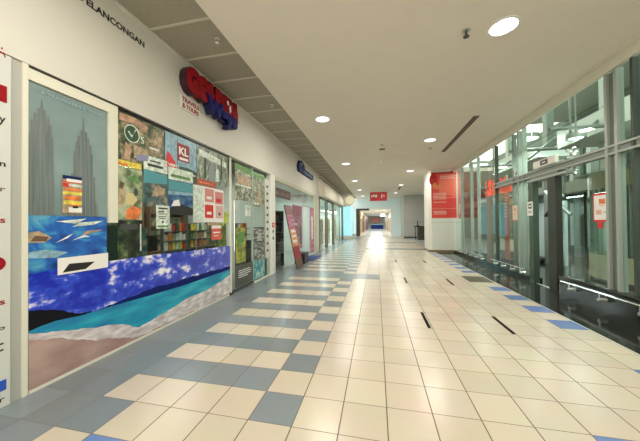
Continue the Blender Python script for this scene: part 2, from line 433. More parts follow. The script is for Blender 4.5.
# ----- window 1 with the towers print
t = sroot('window_1', (XW, 2.4, 0), 'towers window of the travel shop')
m = MB(); zt = 3.30
m.box(XW - 0.05, XW + 0.025, 2.83, 2.95, 1.76, 3.37); m.box(XW - 0.05, XW + 0.02, 1.99, 2.83, 3.25, 3.37)
m.build('frame', frame_m, t)
MB().box(XW - 0.006, XW, 1.99, 2.945, 0.035, 3.25).build('pane', shop_glass, t)
def towers():
    sky = ramp_mat('towers_sky', [(0.3, (0.17, 0.24, 0.24)), (0.6, (0.24, 0.33, 0.33)), (0.8, (0.31, 0.40, 0.39))], nscale=1.6, rough=0.3)
    steel_t = ramp_mat('towers_grey', [(0.35, (0.12, 0.145, 0.145)), (0.65, (0.19, 0.215, 0.21))], scale=(1, 14, 0.4), nscale=5, rough=0.3)
    sh = []
    def tower(c, stages, tip):
        prev = 0
        for w, t in stages:
            sh.append((steel_t, [(max(0, c - w), prev), (c + w, prev), (c + w * .96, t), (max(0, c - w * .96), t)])); prev = t
        sh.append((steel_t, [(c - stages[-1][0] * .4, prev), (c + stages[-1][0] * .4, prev), (c + .005, tip), (c - .005, tip)]))
    tower(.145, [(.145, .30), (.135, .62), (.115, .72), (.085, .78), (.05, .82)], .90)
    tower(.65, [(.215, .12), (.17, .36), (.135, .56), (.11, .64), (.08, .70), (.05, .75)], .87)
    for k in range(6):
        sh.append((sky, R(.03 + k * .05, .034 + k * .05, 0, .66))); sh.append((sky, R(.56 + k * .055, .565 + k * .055, 0, .66)))
    o = printed('window_print', FX(XW + 0.001), 1.995, 2.81, 1.84, 3.235, sky, sh, None, 0.003)
    tag(o, 'grey-blue window print of twin spired skyscrapers under a white caption', 'poster')
    text('caption', "A TRAVELLER'S & TOURS", '+x', (XW + 0.010, 2.10, 3.15), 0.05, mat('caption_white', (0.30, 0.42, 0.44)), o, 0.0008, 0.001, width=0.66)
    sea = ramp_mat('reef_blue', [(0.30, (0.01, 0.05, 0.25)), (0.5, (0.02, 0.13, 0.48)), (0.62, (0.06, 0.32, 0.55)), (0.75, (0.30, 0.42, 0.42))], scale=(1, 1, 2), nscale=2.6, dist=1.2)
    sh = [(pale_p, [(.05, .55), (.25, .60), (.16, .66)]), (tan_p, [(.0, .55), (.18, .54), (.26, .62), (.12, .74), (.02, .72)]), (brown, [(.03, .57), (.2, .56), (.22, .64), (.08, .66)]),
          (white_p, [(.30, .52), (.45, .60), (.52, .68), (.44, .63)]), (white_p, [(.5, .55), (.66, .60), (.75, .60), (.66, .64)]),
          (skin_p, [(.62, .63), (.85, .70), (.95, .74), (.7, .72)]), (pale_p, [(.5, .8), (.8, .84), (.95, .92), (.6, .88)]), (pale_p, [(.3, .9), (.55, .86), (.7, .96)]), 
          (sky_p, [(.0, .3), (.3, .26), (.45, .34), (.2, .42), (.02, .40)])]
    o = printed('window_print', FX(XW + 0.001), 1.995, 2.81, 1.20, 1.838, sea, sh, None, 0.003)
    tag(o, 'deep blue sea and reef print below the skyscraper print', 'poster')
    o = printed('window_print', FX(XW + 0.035), 2.24, 2.80, 1.17, 1.36, white_p, [(black_p, [(.08, .12), (.62, .12), (.72, .52), (.2, .6)]), (white_p, [(.5, .1), (.62, .1), (.8, .6), (.74, .6)])], None, 0.004)
    tag(o, 'white card with a black panel taped low on the towers window', 'card')
    sh = [(red, R(0, 1, .82, .86)), (navy, R(0, 1, .90, 1.0)), (white_p, R(.2, 1, .84, .92)), (red, R(0, .5, .70, .80)), (pale_p, R(.3, 1, .72, .79)),
          (orange_p, R(.1, 1, .60, .67)), (yellow_p, R(0, 1, .50, .58)), (orange_p, R(.1, .9, .36, .46)), (yellow_p, R(.05, 1, .24, .34)), (white_p, R(.3, 1, .03, .16)), (black_p, R(.5, .8, .14, .2)), (orange_p, R(.3, .9, .21, .24))]
    o = printed('flyer', FX(XW + 0.012), 2.30, 2.50, 1.87, 2.31, tan_p, sh, None, 0.003)
    tag(o, 'small orange, red and white striped flyer on the skyscraper print', 'flyer')
towers()

# ----- beach mural, one printed film across the window panes
def mural():
    top = [(1.99, 1.224), (2.27, 1.245), (3.46, 1.245), (4.37, 1.22), (5.76, 1.20)]
    rid = [(1.99, .856), (2.10, .835), (2.23, .78), (2.477, .668), (2.70, .648), (2.866, .655), (3.083, .681), (3.464, .718), (3.842, .708), (4.30, .722), (4.98, .713), (5.76, .70)]
    hor = [(1.99, .642), (2.10, .66), (2.23, .668), (2.477, .640), (2.70, .638), (2.866, .634), (3.463, .614), (4.30, .600), (5.76, .629)]
    sho = [(1.99, .624), (2.267, .53), (2.536, .468), (2.97, .35), (3.262, .20), (3.606, .225), (4.296, .335), (4.977, .35), (5.76, .49)]
    fob = [(1.99, .56), (2.267, .45), (2.672, .27), (3.137, .09), (3.371, .05), (3.84, .045), (5.76, .045)]
    clouds = bpy.data.materials.new('mural_sky'); clouds.use_nodes = True
    nt = clouds.node_tree; b = nt.nodes['Principled BSDF']; b.inputs['Roughness'].default_value = 0.3
    tc = nt.nodes.new('ShaderNodeTexCoord'); mp = nt.nodes.new('ShaderNodeMapping'); mp.inputs['Scale'].default_value = (1, 1.25, 2.0)
    n = nt.nodes.new('ShaderNodeTexNoise'); n.inputs['Scale'].default_value = 3.0; n.inputs['Detail'].default_value = 8; n.inputs['Roughness'].default_value = 0.6
    r = nt.nodes.new('ShaderNodeValToRGB'); el = r.color_ramp.elements; el.new(0.5); el.new(0.5)
    for e, (p, c) in zip(el, [(0.42, (0.006, 0.02, 0.42)), (0.54, (0.03, 0.08, 0.62)), (0.585, (0.42, 0.42, 0.78)), (0.64, (0.92, 0.88, 0.92))]): e.position = p; e.color = (*c, 1)
    nt.links.new(tc.outputs['Object'], mp.inputs[0]); nt.links.new(mp.outputs[0], n.inputs['Vector']); nt.links.new(n.outputs['Fac'], r.inputs[0]); nt.links.new(r.outputs[0], b.inputs['Base Color'])
    # paler violet sky towards the far end of the print
    sx = nt.nodes.new('ShaderNodeSeparateXYZ'); mr = nt.nodes.new('ShaderNodeMapRange'); mr.inputs['From Min'].default_value = 3.0; mr.inputs['From Max'].default_value = 6.4
    mr.inputs['To Max'].default_value = 0.35
    mx = nt.nodes.new('ShaderNodeMixRGB'); mx.inputs[2].default_value = (0.27, 0.28, 0.62, 1)
    nt.links.new(tc.outputs['Object'], sx.inputs[0]); nt.links.new(sx.outputs['Y'], mr.inputs['Value']); nt.links.new(mr.outputs[0], mx.inputs['Fac'])
    nt.links.new(r.outputs[0], mx.inputs[1]); nt.links.new(mx.outputs[0], b.inputs['Base Color'])
    hill = mat('mural_hill', (0.006, 0.006, 0.010), 0.5, spec=0.15)
    ridge = mat('mural_ridge', (0.004, 0.012, 0.12), 0.5, spec=0.15)
    water = ramp_mat('mural_water', [(0.3, (0.004, 0.13, 0.36)), (0.5, (0.008, 0.30, 0.46)), (0.7, (0.06, 0.50, 0.56))], scale=(1, .5, 2.5), nscale=2.4, rough=0.3)
    foam = ramp_mat('mural_foam', [(0.35, (0.42, 0.36, 0.38)), (0.5, (0.60, 0.54, 0.54)), (0.65, (0.80, 0.76, 0.77))], scale=(1, .7, 2), nscale=6, rough=0.3)
    sand = ramp_mat('mural_sand', [(0.35, (0.33, 0.20, 0.18)), (0.65, (0.48, 0.33, 0.29))], scale=(1, 1, 2), nscale=2.2, rough=0.3)
    m = MB(); x = XW + 0.030
    def L(arr, q):
        for (a, za), (c, zc) in zip(arr, arr[1:]):
            if q <= c: return za + (zc - za) * max(0, q - a) / (c - a)
        return arr[-1][1]
    N = 160
    for k in range(N):
        a = 1.995 + (5.76 - 1.995) * k / N; c = 1.995 + (5.76 - 1.995) * (k + 1) / N
        ys = []
        for q in (a, c):
            wig = 0.010 * math.sin(q * 9.1) + 0.007 * math.sin(q * 23) + .004 * math.sin(q * 61)
            s0 = L(sho, q) + wig * .6
            f1 = max(0.037, min(s0 - .02, L(fob, q) + wig))
            h = max(L(hor, q), s0 + .004)
            ys.append([0.036, f1, s0, h, max(L(rid, q) + wig * .7, h + .003), L(top, q)])
        for j in range(5):
            mi = [0, 1, 2, 3, 5][j]
            if j == 3 and a > 2.6: mi = 4
            m.mi = mi
            m._f([(x, a, ys[0][j]), (x, c, ys[1][j]), (x, c, ys[1][j + 1]), (x, a, ys[0][j + 1])], [(0, 1, 2, 3)])
    m.mi = 6
    m.box(XW + 0.018, XW + 0.0290, 2.0, 5.75, 0.037, 1.19)
    o = m.build('beach_mural', [sand, foam, water, hill, ridge, clouds, white_p])
    tag(o, 'long beach mural film with blue sky and turquoise sea along the shop window', 'mural')
mural()

# ----- window 2: three panes over the mural
t = sroot('window_2', (XW, 4.3, 0), 'long glazed window of the travel shop')
for y0, y1 in ((2.955, 3.775), (3.785, 4.60), (4.61, 5.745)):
    MB().box(XW - 0.012, XW - 0.004, y0, y1, 0.035, 3.36).build('pane', shop_glass, t)
m = MB()
for y in (3.78, 4.605): m.box(XW - 0.012, XW - 0.003, y - 0.006, y + 0.006, 0.035, 3.36)
m.build('joint', mat('glass_joint', (0.12, 0.15, 0.12), 0.3), t)

P_ = FX(XW - 0.022)
def poster(u0, u1, v0, v1, base, sh, label, cat='poster', w=0.0, group=None):
    o = printed('window_poster' if cat == 'poster' else cat, FX(XW + 0.001 + w), u0, u1, v0, v1, base, sh, None, 0.004)
    tag(o, label, cat, group); return o
jung = ramp_mat('jungle_print', [(0.36, (0.03, 0.05, 0.02)), (0.45, (0.09, 0.12, 0.05)), (0.55, (0.26, 0.22, 0.13)), (0.66, (0.50, 0.38, 0.26)), (0.8, (0.60, 0.58, 0.50))], nscale=7.5, detail=8, dist=1.0)
busy = ramp_mat('busy_print', [(0.34, (0.04, 0.06, 0.04)), (0.46, (0.14, 0.18, 0.11)), (0.56, (0.30, 0.33, 0.25)), (0.64, (0.55, 0.55, 0.45)), (0.75, (0.50, 0.30, 0.16))], nscale=9, detail=8, dist=1.0)
couple_m = ramp_mat('grey_photo_print', [(0.34, (0.07, 0.09, 0.07)), (0.5, (0.22, 0.27, 0.20)), (0.62, (0.42, 0.45, 0.38)), (0.75, (0.62, 0.62, 0.55))], scale=(1, 1.6, .8), nscale=6, detail=8, dist=1.2)
clut = ramp_mat('shop_clutter', [(0.30, (0.015, 0.02, 0.015)), (0.46, (0.06, 0.075, 0.045)), (0.55, (0.16, 0.17, 0.10)), (0.62, (0.36, 0.28, 0.15)), (0.70, (0.42, 0.14, 0.07)), (0.8, (0.5, 0.5, 0.42))], nscale=5, dist=0.7)
# top left: people photo with round tick logo
ring = []
for k in range(24):
    a0 = 2 * PI * k / 24; a1 = 2 * PI * (k + 1) / 24
    ring.append((pale_p, [(.27 + .155 * math.cos(a0), .62 + .20 * math.sin(a0)), (.27 + .155 * math.cos(a1), .62 + .20 * math.sin(a1)), (.27 + .135 * math.cos(a1), .62 + .175 * math.sin(a1)), (.27 + .135 * math.cos(a0), .62 + .175 * math.sin(a0))]))
poster(2.96, 3.77, 2.66, 3.33, jung, [(dgreen_p, E(.27, .62, .15, .19))] + ring + [(pale_p, [(.18, .64), (.21, .66), (.26, .58), (.36, .74), (.33, .74), (.26, .53)]),
       (skin_p, [(.02, .82), (.3, .85), (.55, .75), (.62, .9), (.3, 1.0), (.03, .98)]), (skin_p, [(.10, .02), (.22, .02), (.26, .28), (.14, .40)]), (tan_p, [(.3, .1), (.55, .15), (.6, .35), (.3, .40)]),
       (mat('violet_print', (.25, .26, .42)), [(.35, .05), (.6, .1), (.62, .24), (.36, .2)]), (white_p, R(.64, .86, .42, .46)), (tan_p, [(.7, .5), (.95, .62), (.95, .8), (.78, .74)])],
       'brown and green people poster with a round tick emblem, top left of the long window')
text('emblem_text', 'S', '+x', (XW + 0.0145, 3.32, 2.98), 0.15, pale_p, bpy.data.objects['window_poster'], 0.0005, 0.002)
# red flag poster
o = poster(3.80, 4.60, 2.60, 3.34, sky_p, [(red, [(.0, .25), (.06, .55), (.14, .5), (.32, .3), (.4, .10), (.05, .06), (0, .0)]), (dark, R(.34, .36, .25, .92)), (mat('maroon', (.30, .02, .03)), R(.36, .74, .40, .84)),
       (white_p, R(.42, .70, .44, .50)), (dgreen_p, [(.36, .0), (1, .0), (1, .22), (.7, .28), (.4, .26)]), (white_p, R(.48, .95, .10, .13)), (red, R(.05, .45, .02, .12))],
       'pale blue poster with a maroon KL flag, high in the long window')
text('poster_lettering', 'KL', '+x', (XW + 0.009, 4.12, 3.02), 0.20, white_p, o, 0.0005, 0.006, width=0.24)
text('poster_lettering', 'VISIT', '+x', (XW + 0.009, 3.86, 2.76), 0.06, white_p, o, 0.0005, 0.003, width=0.22)
poster(4.62, 5.72, 2.62, 3.34, couple_m, [(pale_p, [(.05, .72), (.95, .62), (.95, .80), (.05, .92)]), (dgreen_p, [(.18, .1), (.26, .12), (.27, .7), (.2, .72)]), (dgreen_p, [(.72, .2), (.80, .2), (.79, .85), (.74, .85)]),
       (mat('jacket_print', (.25, .30, .30)), [(.34, .05), (.52, .05), (.52, .55), (.44, .66), (.36, .5)]), (pale_p, [(.55, .1), (.68, .1), (.66, .5), (.58, .5)])],
       'grey-green poster of people outdoors, high at the far end of the long window')
# fruit / holiday poster low left
poster(2.96, 3.35, 1.80, 2.56, ramp_mat('market_print', [(0.35, (0.10, 0.13, 0.06)), (0.5, (0.30, 0.38, 0.22)), (0.62, (0.50, 0.50, 0.34)), (0.75, (0.55, 0.30, 0.20))], nscale=7), [(tan_p, [(.02, .3), (.2, .25), (.3, .5), (.2, .62), (.05, .55)]),
       (mat('cream_print', (.62, .52, .26)), [(.28, .30), (.6, .28), (.8, .40), (.6, .52), (.35, .52)]), (orange_p, [(.3, .02), (.85, .02), (.95, .22), (.6, .28), (.35, .2)]), (brown, [(.05, .6), (.2, .58), (.26, .7), (.1, .72)]),
       (green_p, [(.4, .8), (.9, .7), (.7, .9)]), (dark, E(.72, .55, .10, .08))],
       'green and orange market poster beside the cream window frame')
poster(2.96, 3.34, 2.57, 2.655, yellow_p, [(orange_p, R(.0, .4, .1, .5))], 'narrow yellow banner above the market poster', 'banner', 0.0)
poster(3.37, 3.84, 2.02, 2.82, ramp_mat('harbour_print', [(0.35, (0.02, 0.05, 0.05)), (0.5, (0.06, 0.12, 0.12)), (0.65, (0.30, 0.24, 0.16))], nscale=8), [(pale_p, R(0, 1, .72, 1)), (black_p, R(.15, .8, .80, .85)), (black_p, R(.25, .7, .90, .93)),
       (mat('teal_print', (.08, .30, .34)), [(0, .45), (1, .50), (1, .68), (0, .72)]), (tan_p, [(.3, .2), (.8, .25), (.9, .4), (.5, .42)])],
       'poster with a pale heading over a teal harbour, left of the sea poster', 'poster', 0.0075)
poster(3.86, 4.48, 1.90, 2.74, ramp_mat('deep_sea_print', [(0.35, (.01, .03, .08)), (0.5, (.02, .08, .24)), (0.68, (.12, .25, .34))], scale=(1, 1, 2), nscale=5), [(pale_p, R(0, 1, .74, 1)), (green_p, R(.1, .9, .80, .86)), (mat('teal_print', (.08, .30, .34)), R(0, 1, .52, .72)), (sky_p, [(0, .42), (1, .46), (1, .52), (0, .50)]), (black_p, [(0, 0), (1, 0), (1, .16), (.5, .24), (0, .12)]), (white_p, [(.1, .18), (.45, .2), (.4, .34), (.2, .3)])],
       'blue sea poster with a pale heading in the long window', 'poster', 0.0075)
poster(2.96, 3.35, 1.25, 1.795, ramp_mat('dark_leaf_print', [(0.4, (0.008, 0.012, 0.008)), (0.55, (0.03, 0.05, 0.025)), (0.66, (0.10, 0.15, 0.05)), (0.75, (0.5, 0.48, 0.3))], nscale=6), [(pale_p, R(.9, .96, .15, .9)), (dark, R(.1, .8, .75, .9))], 'near black leafy print below the market poster')
lines = [(black_p, R(.15, .85, .84, .90)), (black_p, R(.15, .6, .70, .75)), (black_p, R(.2, .8, .62, .65)), (black_p, R(.15, .75, .50, .53)), (black_p, R(.2, .7, .42, .45)), (green_p, R(.1, .9, .06, .14)), (black_p, E(.45, .28, .08, .05))]
poster(3.60, 3.88, 1.66, 2.05, pale_p, lines, 'small white notice with black lines below the sea poster', 'notice', 0.014)
poster(4.50, 5.54, 1.77, 2.52, white_p, [(mat('salmon_print', (.62, .25, .22)), R(.34, .64, .58, .96)), (red, R(.34, .62, .12, .50)), (mat('salmon_print', (.62, .25, .22)), R(.68, .98, .55, .92)), (red, R(.72, .9, .60, .72)), (white_p, R(.40, .56, .66, .74)),
       (dark, R(.74, .80, .3, .36)), (mat('rose_print', (.65, .40, .38)), R(.70, .97, .12, .5)), (white_p, R(.40, .55, .22, .3)), (pale_p, R(.0, .3, .02, .98)), (dark, E(.84, .25, .04, .05))],
       'white poster holding four red and pink squares, right half of the long window')
poster(4.60, 5.25, 2.53, 2.66, mat('rust', (.42, .10, .05)), [(orange_p, R(.1, .8, .4, .6))], 'rust red strip above the poster with four squares', 'banner', 0.008)
poster(5.08, 5.44, 1.38, 1.70, mat('tomato_print', (.65, .10, .07)), [(white_p, R(0, 1, .78, 1)), (white_p, R(.15, .85, .45, .55)), (white_p, R(.2, .7, .25, .3))], 'small red notice hanging below the four-square poster', 'notice')
poster(4.95, 5.35, 1.705, 1.76, tan_p, [], 'tan paper tab under the four-square poster', 'notice')

# ----- door of the travel shop
t = sroot('door_1', (XW, 5.8, 0), 'sliding glass door of the travel shop')
MB().box(XW + 0.035, XW + 0.047, 5.80, 6.98, 0.03, 3.34).build('pane', shop_glass, t)
MB().box(XW + 0.03, XW + 0.052, 5.80, 6.98, 0.03, 0.09).build('bottom_rail', dark, t)
MB().box(XW + 0.02, XW + 0.06, 5.765, 5.80, 0.02, 3.36).build('edge_stile', frame_m, t)
m = MB(); m.cyl((XW + 0.10, 5.85, 1.05), (XW + 0.10, 5.85, 2.3), 0.018, n=12)
for z in (1.2, 2.15): m.cyl((XW + 0.04, 5.85, z), (XW + 0.10, 5.85, z), 0.012, n=8)
m.build('handle', chrome, t)
m = MB(); m.box(XW + 0.02, XW + 0.06, 5.74, 5.86, 0.0, 0.06); m.build('floor_guide', black, t)
o = printed('door_film', FX(XW + 0.049), 5.95, 6.93, 0.12, 0.66, mat('film_grey', (0.075, 0.08, 0.065), .3), [], None, 0.002)
tag(o, 'dark grey film with white lines low on the glass door', 'window film')
for k, w in enumerate((.62, .7, .66, .5)):
    printed('text_line', FX(XW + 0.053), 6.12, 6.12 + w, 0.50 - k * .055, 0.52 - k * .055, white_p, [], o, 0.001)
o = printed('door_film', FX(XW + 0.049), 6.0, 6.5, 0.72, 1.62, ramp_mat('lime_print', [(0.35, (0.08, 0.12, 0.03)), (0.5, (0.28, 0.34, 0.06)), (0.65, (0.50, 0.42, 0.08)), (0.8, (0.3, 0.5, 0.25))], nscale=6), [(green_p, [(.1, .5), (.9, .6), (.8, .9), (.2, .85)])], None, 0.002)
tag(o, 'lime green and yellow picture film on the glass door', 'window film')
o = printed('door_sheet', FX(XW + 0.049), 6.50, 6.80, 1.94, 2.24, pale_p, [(black_p, R(.2, .8, .7, .75)), (black_p, R(.2, .7, .5, .54))], None, 0.002)
tag(o, 'small white sheet taped on the glass door', 'notice')
def star(cx, cy, r, q, n=8):
    return [(cx + (r if k % 2 else q) * math.cos(PI * k / n), cy + (r if k % 2 else q) * math.sin(PI * k / n)) for k in range(2 * n)]
o = MB(); o.prism([(XW - 0.35, 6.15 + a, 1.90 + b) for a, b in star(0, 0, .24, .12)], (0.01, 0, 0))
o = o.build('hanging_star', mat('star_yellow', (.75, .75, .08), .5)); tag(o, 'yellow starburst cut-out hanging behind the glass door', 'decoration')
sr = printed('door_film', FX(XW + 0.049), 5.98, 6.92, 2.35, 3.28, busy, [(green_p, [(0, .86), (1, .8), (1, 1), (0, 1)]), (pale_p, R(.05, .95, .40, .44)), (tan_p, R(.1, .9, .46, .7))], None, 0.002)
tag(sr, 'green picnic picture film filling the top of the glass door', 'window film')

# ----- window 3
t = sroot('window_3', (XW, 7.6, 0), 'narrow glazed window beside the shop door')
MB().box(XW - 0.01, XW, 7.03, 8.30, 0.035, 3.36).build('pane', shop_glass, t)
MB().box(XW - 0.03, XW + 0.02, 6.99, 7.03, 0.0, 3.36).build('stile', mat('glass_stile', (.45, .50, .45), .3), t)
poster(7.06, 7.85, 2.25, 3.28, busy, [(tan_p, [(.3, .1), (.75, .1), (.55, .75)]), (green_p, R(0, 1, .85, 1)), (pale_p, R(.1, .5, .05, .1))], 'green poster with a tan pyramid in the window right of the door')
poster(7.08, 7.80, 0.66, 1.62, ramp_mat('shelf_print', [(0.40, (0.03, 0.04, 0.035)), (0.48, (0.14, 0.16, 0.14)), (0.56, (0.40, 0.42, 0.38)), (0.64, (0.55, 0.55, 0.50))], scale=(1, 1.2, 5), nscale=5), [(black_p, R(0, 1, .52, .55)), (black_p, R(0, 1, .97, 1)), (black_p, R(0, .4, .74, .77))], 'grey print of stacked shelves in the window right of the door')
poster(7.06, 7.80, 0.08, 0.62, ramp_mat('teal_busy', [(0.35, (0.03, 0.20, 0.22)), (0.5, (0.10, 0.38, 0.40)), (0.65, (0.55, 0.65, 0.62))], nscale=7), [], 'teal and white picture low in the window right of the door')
poster(7.90, 8.24, 0.6, 3.2, mat('label_white', (.62, .62, .56)), [(black_p, R(.3, .7, .08 + k * .09, .11 + k * .09)) for k in range(10)], 'tall white strip of small black emblems beside the white post', 'window strip')
o = printed('notice', FX(XW + 0.0498), 8.36, 8.56, 1.60, 1.76, red, [(white_p, R(.2, .8, .4, .6))], None, 0.004); tag(o, 'small dark red notice on the white post', 'notice')
for k, z in enumerate((1.42, 1.18)):
    o = printed('switch_plate', FX(XW + 0.0498), 8.40, 8.49, z, z + .09, black_p, [], None, 0.006)
    tag(o, 'small black plate on the white post, %s of the two below the red notice' % ('upper' if k == 0 else 'lower'), 'plate', 'black plates on the white post')

# ----- travel shop interior
def shop_room(y0, y1, depth, hz, wallm, floor=True):
    m = MB()
    m.box(XW - depth - 0.1, XW - depth, y0, y1, 0, hz)
    m.box(XW - depth, XW - 0.2, y0 - 0.1, y0, 0, hz); m.box(XW - depth, XW - 0.2, y1, y1 + 0.1, 0, hz)
    m.box(XW - depth, XW - 0.2, y0, y1, hz, hz + 0.1)
    return m
struct(shop_room(1.2, 8.35, 3.2, 3.5, None).build('wall_travel_shop', mat('shop_wall', (0.15, 0.17, 0.125), 0.7)))
def shelf_unit(y0, y1, label, x0=XW - 3.15):
    t = thing('brochure_shelf', label, 'shelf', (x0, (y0 + y1) / 2, 0), 'brochure shelves at the back of the travel shop')
    m = MB(); m.box(x0, x0 + 0.05, y0, y1, 0, 2.3); m.box(x0, x0 + 0.32, y0, y0 + 0.03, 0, 2.3); m.box(x0, x0 + 0.32, y1 - 0.03, y1, 0, 2.3)
    m.build('carcass', brown, t)
    for k in range(6):
        sh = MB().box(x0 + 0.05, x0 + 0.30, y0 + 0.03, y1 - 0.03, 0.15 + k * 0.38, 0.18 + k * 0.38).build('shelf', brown, t)
        if k < 5: MB().box(x0 + 0.16, x0 + 0.2, y0 + 0.05, y1 - 0.05, 0.182 + k * 0.38, 0.44 + k * 0.38).build('brochure_row', clut, sh)
for n, y in enumerate((1.5, 3.1, 4.7, 6.3)): shelf_unit(y, y + 1.4, ['nearest', 'second nearest', 'third nearest', 'farthest'][n] + ' brochure shelf on the back wall inside the travel shop')
def desk(y0, y1, label):
    t = thing('service_desk', label, 'desk', (XW - 1.2, (y0 + y1) / 2, 0), 'service desks behind the mural')
    MB().box(XW - 1.6, XW - 0.9, y0, y1, 0.98, 1.03, 0.006).build('desk_top', mat('desk_top', (.30, .26, .18), .4), t)
    MB().box(XW - 0.97, XW - 0.94, y0 + 0.03, y1 - 0.03, 0.0, 0.98).build('front_panel', dark, t)
    for s in (y0 + 0.03, y1 - 0.08): MB().box(XW - 1.56, XW - 0.97, s, s + 0.05, 0, 0.98).build('side_panel', dark, t)
    yc = (y0 + y1) / 2
    q = thing('computer_monitor', 'black monitor on the ' + label, 'monitor', (XW - 1.25, yc, 1.03), 'monitors on the service desks')
    MB().box(XW - 1.27, XW - 1.24, yc - 0.28, yc + 0.28, 1.15, 1.50, 0.005).build('screen', black, q)
    m = MB(); m.box(XW - 1.29, XW - 1.27, yc - 0.03, yc + 0.03, 1.04, 1.3); m.box(XW - 1.36, XW - 1.18, yc - 0.12, yc + 0.12, 1.03, 1.045); m.build('stand', dark, q)
desk(2.3, 3.7, 'service desk nearest the towers window'); desk(3.9, 5.4, 'service desk behind the four-square poster')
def plant(x, y, z, s, label, col):
    t = thing('potted_plant', label, 'plant', (x, y, z))
    MB().cyl((x, y, z), (x, y, z + 0.16 * s), 0.07 * s, 0.10 * s).build('pot', white_m, t)
    m = MB()
    for k in range(26):
        a = random.uniform(0, 2 * PI); e = random.uniform(.3, 1.2); l = random.uniform(.22, .42) * s
        b = Vector((x, y, z + 0.15 * s)); d = Vector((math.cos(a) * math.cos(e), math.sin(a) * math.cos(e), math.sin(e)))
        sd = Vector((-math.sin(a), math.cos(a), 0)) * 0.03 * s
        m._f([b, b + d * l * .5 + sd, b + d * l, b + d * l * .5 - sd], [(0, 1, 2, 3)])
    m.build('foliage', col, t)
plant(XW - 1.05, 3.52, 1.03, .7, 'small leafy plant on the desk behind the mural', mat('leaf', (.10, .18, .04), .5))
plant(XW - 1.05, 4.02, 1.03, .7, 'orange flowering plant on the second service desk behind the mural', mat('leaf_orange', (.45, .14, .04), .5))
def banner_stand(x, y, w, h, m_, label):
    t = thing('banner_stand', label, 'banner', (x, y, 0))
    MB().box(x - 0.08, x + 0.08, y - w / 2, y + w / 2, 0, 0.07, 0.01).build('base', dark, t)
    MB().cyl((x - 0.03, y, 0.07), (x - 0.03, y, h), 0.012).build('pole', steel, t)
    MB().box(x - 0.004, x, y - w / 2, y + w / 2, 0.07, h).build('banner_sheet', m_, t)
banner_stand(XW - 0.9, 6.7, 0.8, 1.75, MATS['lime_print'], 'green and yellow pull-up banner inside behind the glass door')
banner_stand(XW - 0.45, 2.5, 0.7, 1.9, clut, 'cluttered dark pull-up banner behind the towers window')
banner_stand(XW - 0.35, 3.15, 0.42, 1.72, mat('bottle_green', (.02, .05, .03), .5), 'dark green pull-up banner behind the window, left of the white notice')
banner_stand(XW - 0.5, 3.75, 0.36, 1.68, MATS['harbour_print'], 'brown and teal pull-up banner behind the white notice')
def rack(y0, y1, label):
    t = thing('leaflet_rack', label, 'rack', (XW - .5, (y0 + y1) / 2, 0), 'leaflet racks behind the long window')
    m = MB(); m.box(XW - .62, XW - .58, y0, y1, 0, 1.75)
    for y in (y0, y1 - .03): m.box(XW - .60, XW - .32, y, y + .03, 0, 1.2)
    m.build('frame', dark, t)
    for k in range(4):
        z = 1.02 + k * .19
        tr = MB().box(XW - .58, XW - .46 + .03 * (3 - k), y0 + .02, y1 - .02, z - .02, z).build('tray', dark, t)
        n = 6; w = (y1 - y0 - .06) / n
        for q in range(n):
            mm = random.choice([orange_p, tan_p, pale_p, white_p, green_p, red, dgreen_p, yellow_p, skin_p])
            MB().box(XW - .57, XW - .555, y0 + .03 + q * w + .01, y0 + .03 + (q + 1) * w - .01, z, z + random.uniform(.12, .17)).build('leaflet', mm, tr)
rack(7.1, 7.75, 'leaflet rack behind the narrow window right of the glass door'); banner_stand(XW - 0.7, 6.1, .5, 2.1, clut, 'dark cluttered pull-up banner behind the near half of the glass door')
rack(4.35, 5.0, 'leaflet rack behind the long window under the four-square poster'); rack(5.1, 5.72, 'leaflet rack behind the long window next to the glass door')
area('shop_fill_light', (XW - 1.6, 4.6, 3.45), 1.2, 5.0, 120, (1.0, 0.97, 0.88))  # added area light to brighten the travel shop, no fitting modelled

# ----- fascia lettering and the big sign
cap = text('wall_lettering', 'PELANCONGAN', '+x', (XW + 0.021, 2.485, 4.487), 0.122, black_p, None, 0.004, 0.0028, width=0.895)
tag(cap, 'black capital letters PELANCONGAN high on the cream fascia', 'lettering')
t = thing('shop_sign', 'big red and blue three-dimensional shop sign on the fascia', 'sign', (XW, 5.1, 4.3))
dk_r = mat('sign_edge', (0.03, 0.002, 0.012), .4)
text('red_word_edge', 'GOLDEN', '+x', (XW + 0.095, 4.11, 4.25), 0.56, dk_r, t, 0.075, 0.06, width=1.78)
text('red_word', 'GOLDEN', '+x', (XW + 0.178, 4.12, 4.25), 0.56, sred, t, 0.006, 0.052, width=1.76)
MB().box(XW + 0.02, XW + 0.17, 4.40, 5.94, 4.22, 4.50).build('red_word_backing', sred, t)
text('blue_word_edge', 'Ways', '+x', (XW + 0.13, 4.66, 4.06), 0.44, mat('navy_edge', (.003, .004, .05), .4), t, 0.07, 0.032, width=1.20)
text('blue_word', 'Ways', '+x', (XW + 0.205, 4.67, 4.06), 0.44, sblue, t, 0.006, 0.028, width=1.18)
m = MB(); m.prism([(XW + 0.215, 5.36 + a, 4.47 + b) for a, b in ((0, .06), (.06, .10), (.10, .02), (.05, -.02))], (0.006, 0, 0)); m.prism([(XW + 0.215, 5.46 + a, 4.41 + b) for a, b in ((0, .02), (.07, .10), (.08, -.04), (.04, -.10))], (0.006, 0, 0))
m.build('white_emblem', white_p, t)
t = thing('tagline_panel', 'small white panel reading TRAVELS & TOURS in red under the big sign', 'sign', (XW, 4.4, 4.05))
MB().box(XW + 0.021, XW + 0.05, 4.13, 4.66, 3.88, 4.13, 0.004).build('panel', mat('panel_white', (.70, .68, .62), .5), t)
text('lettering', 'TRAVELS', '+x', (XW + 0.052, 4.15, 4.02), 0.115, sred, t, 0.002, 0.003, width=0.47)
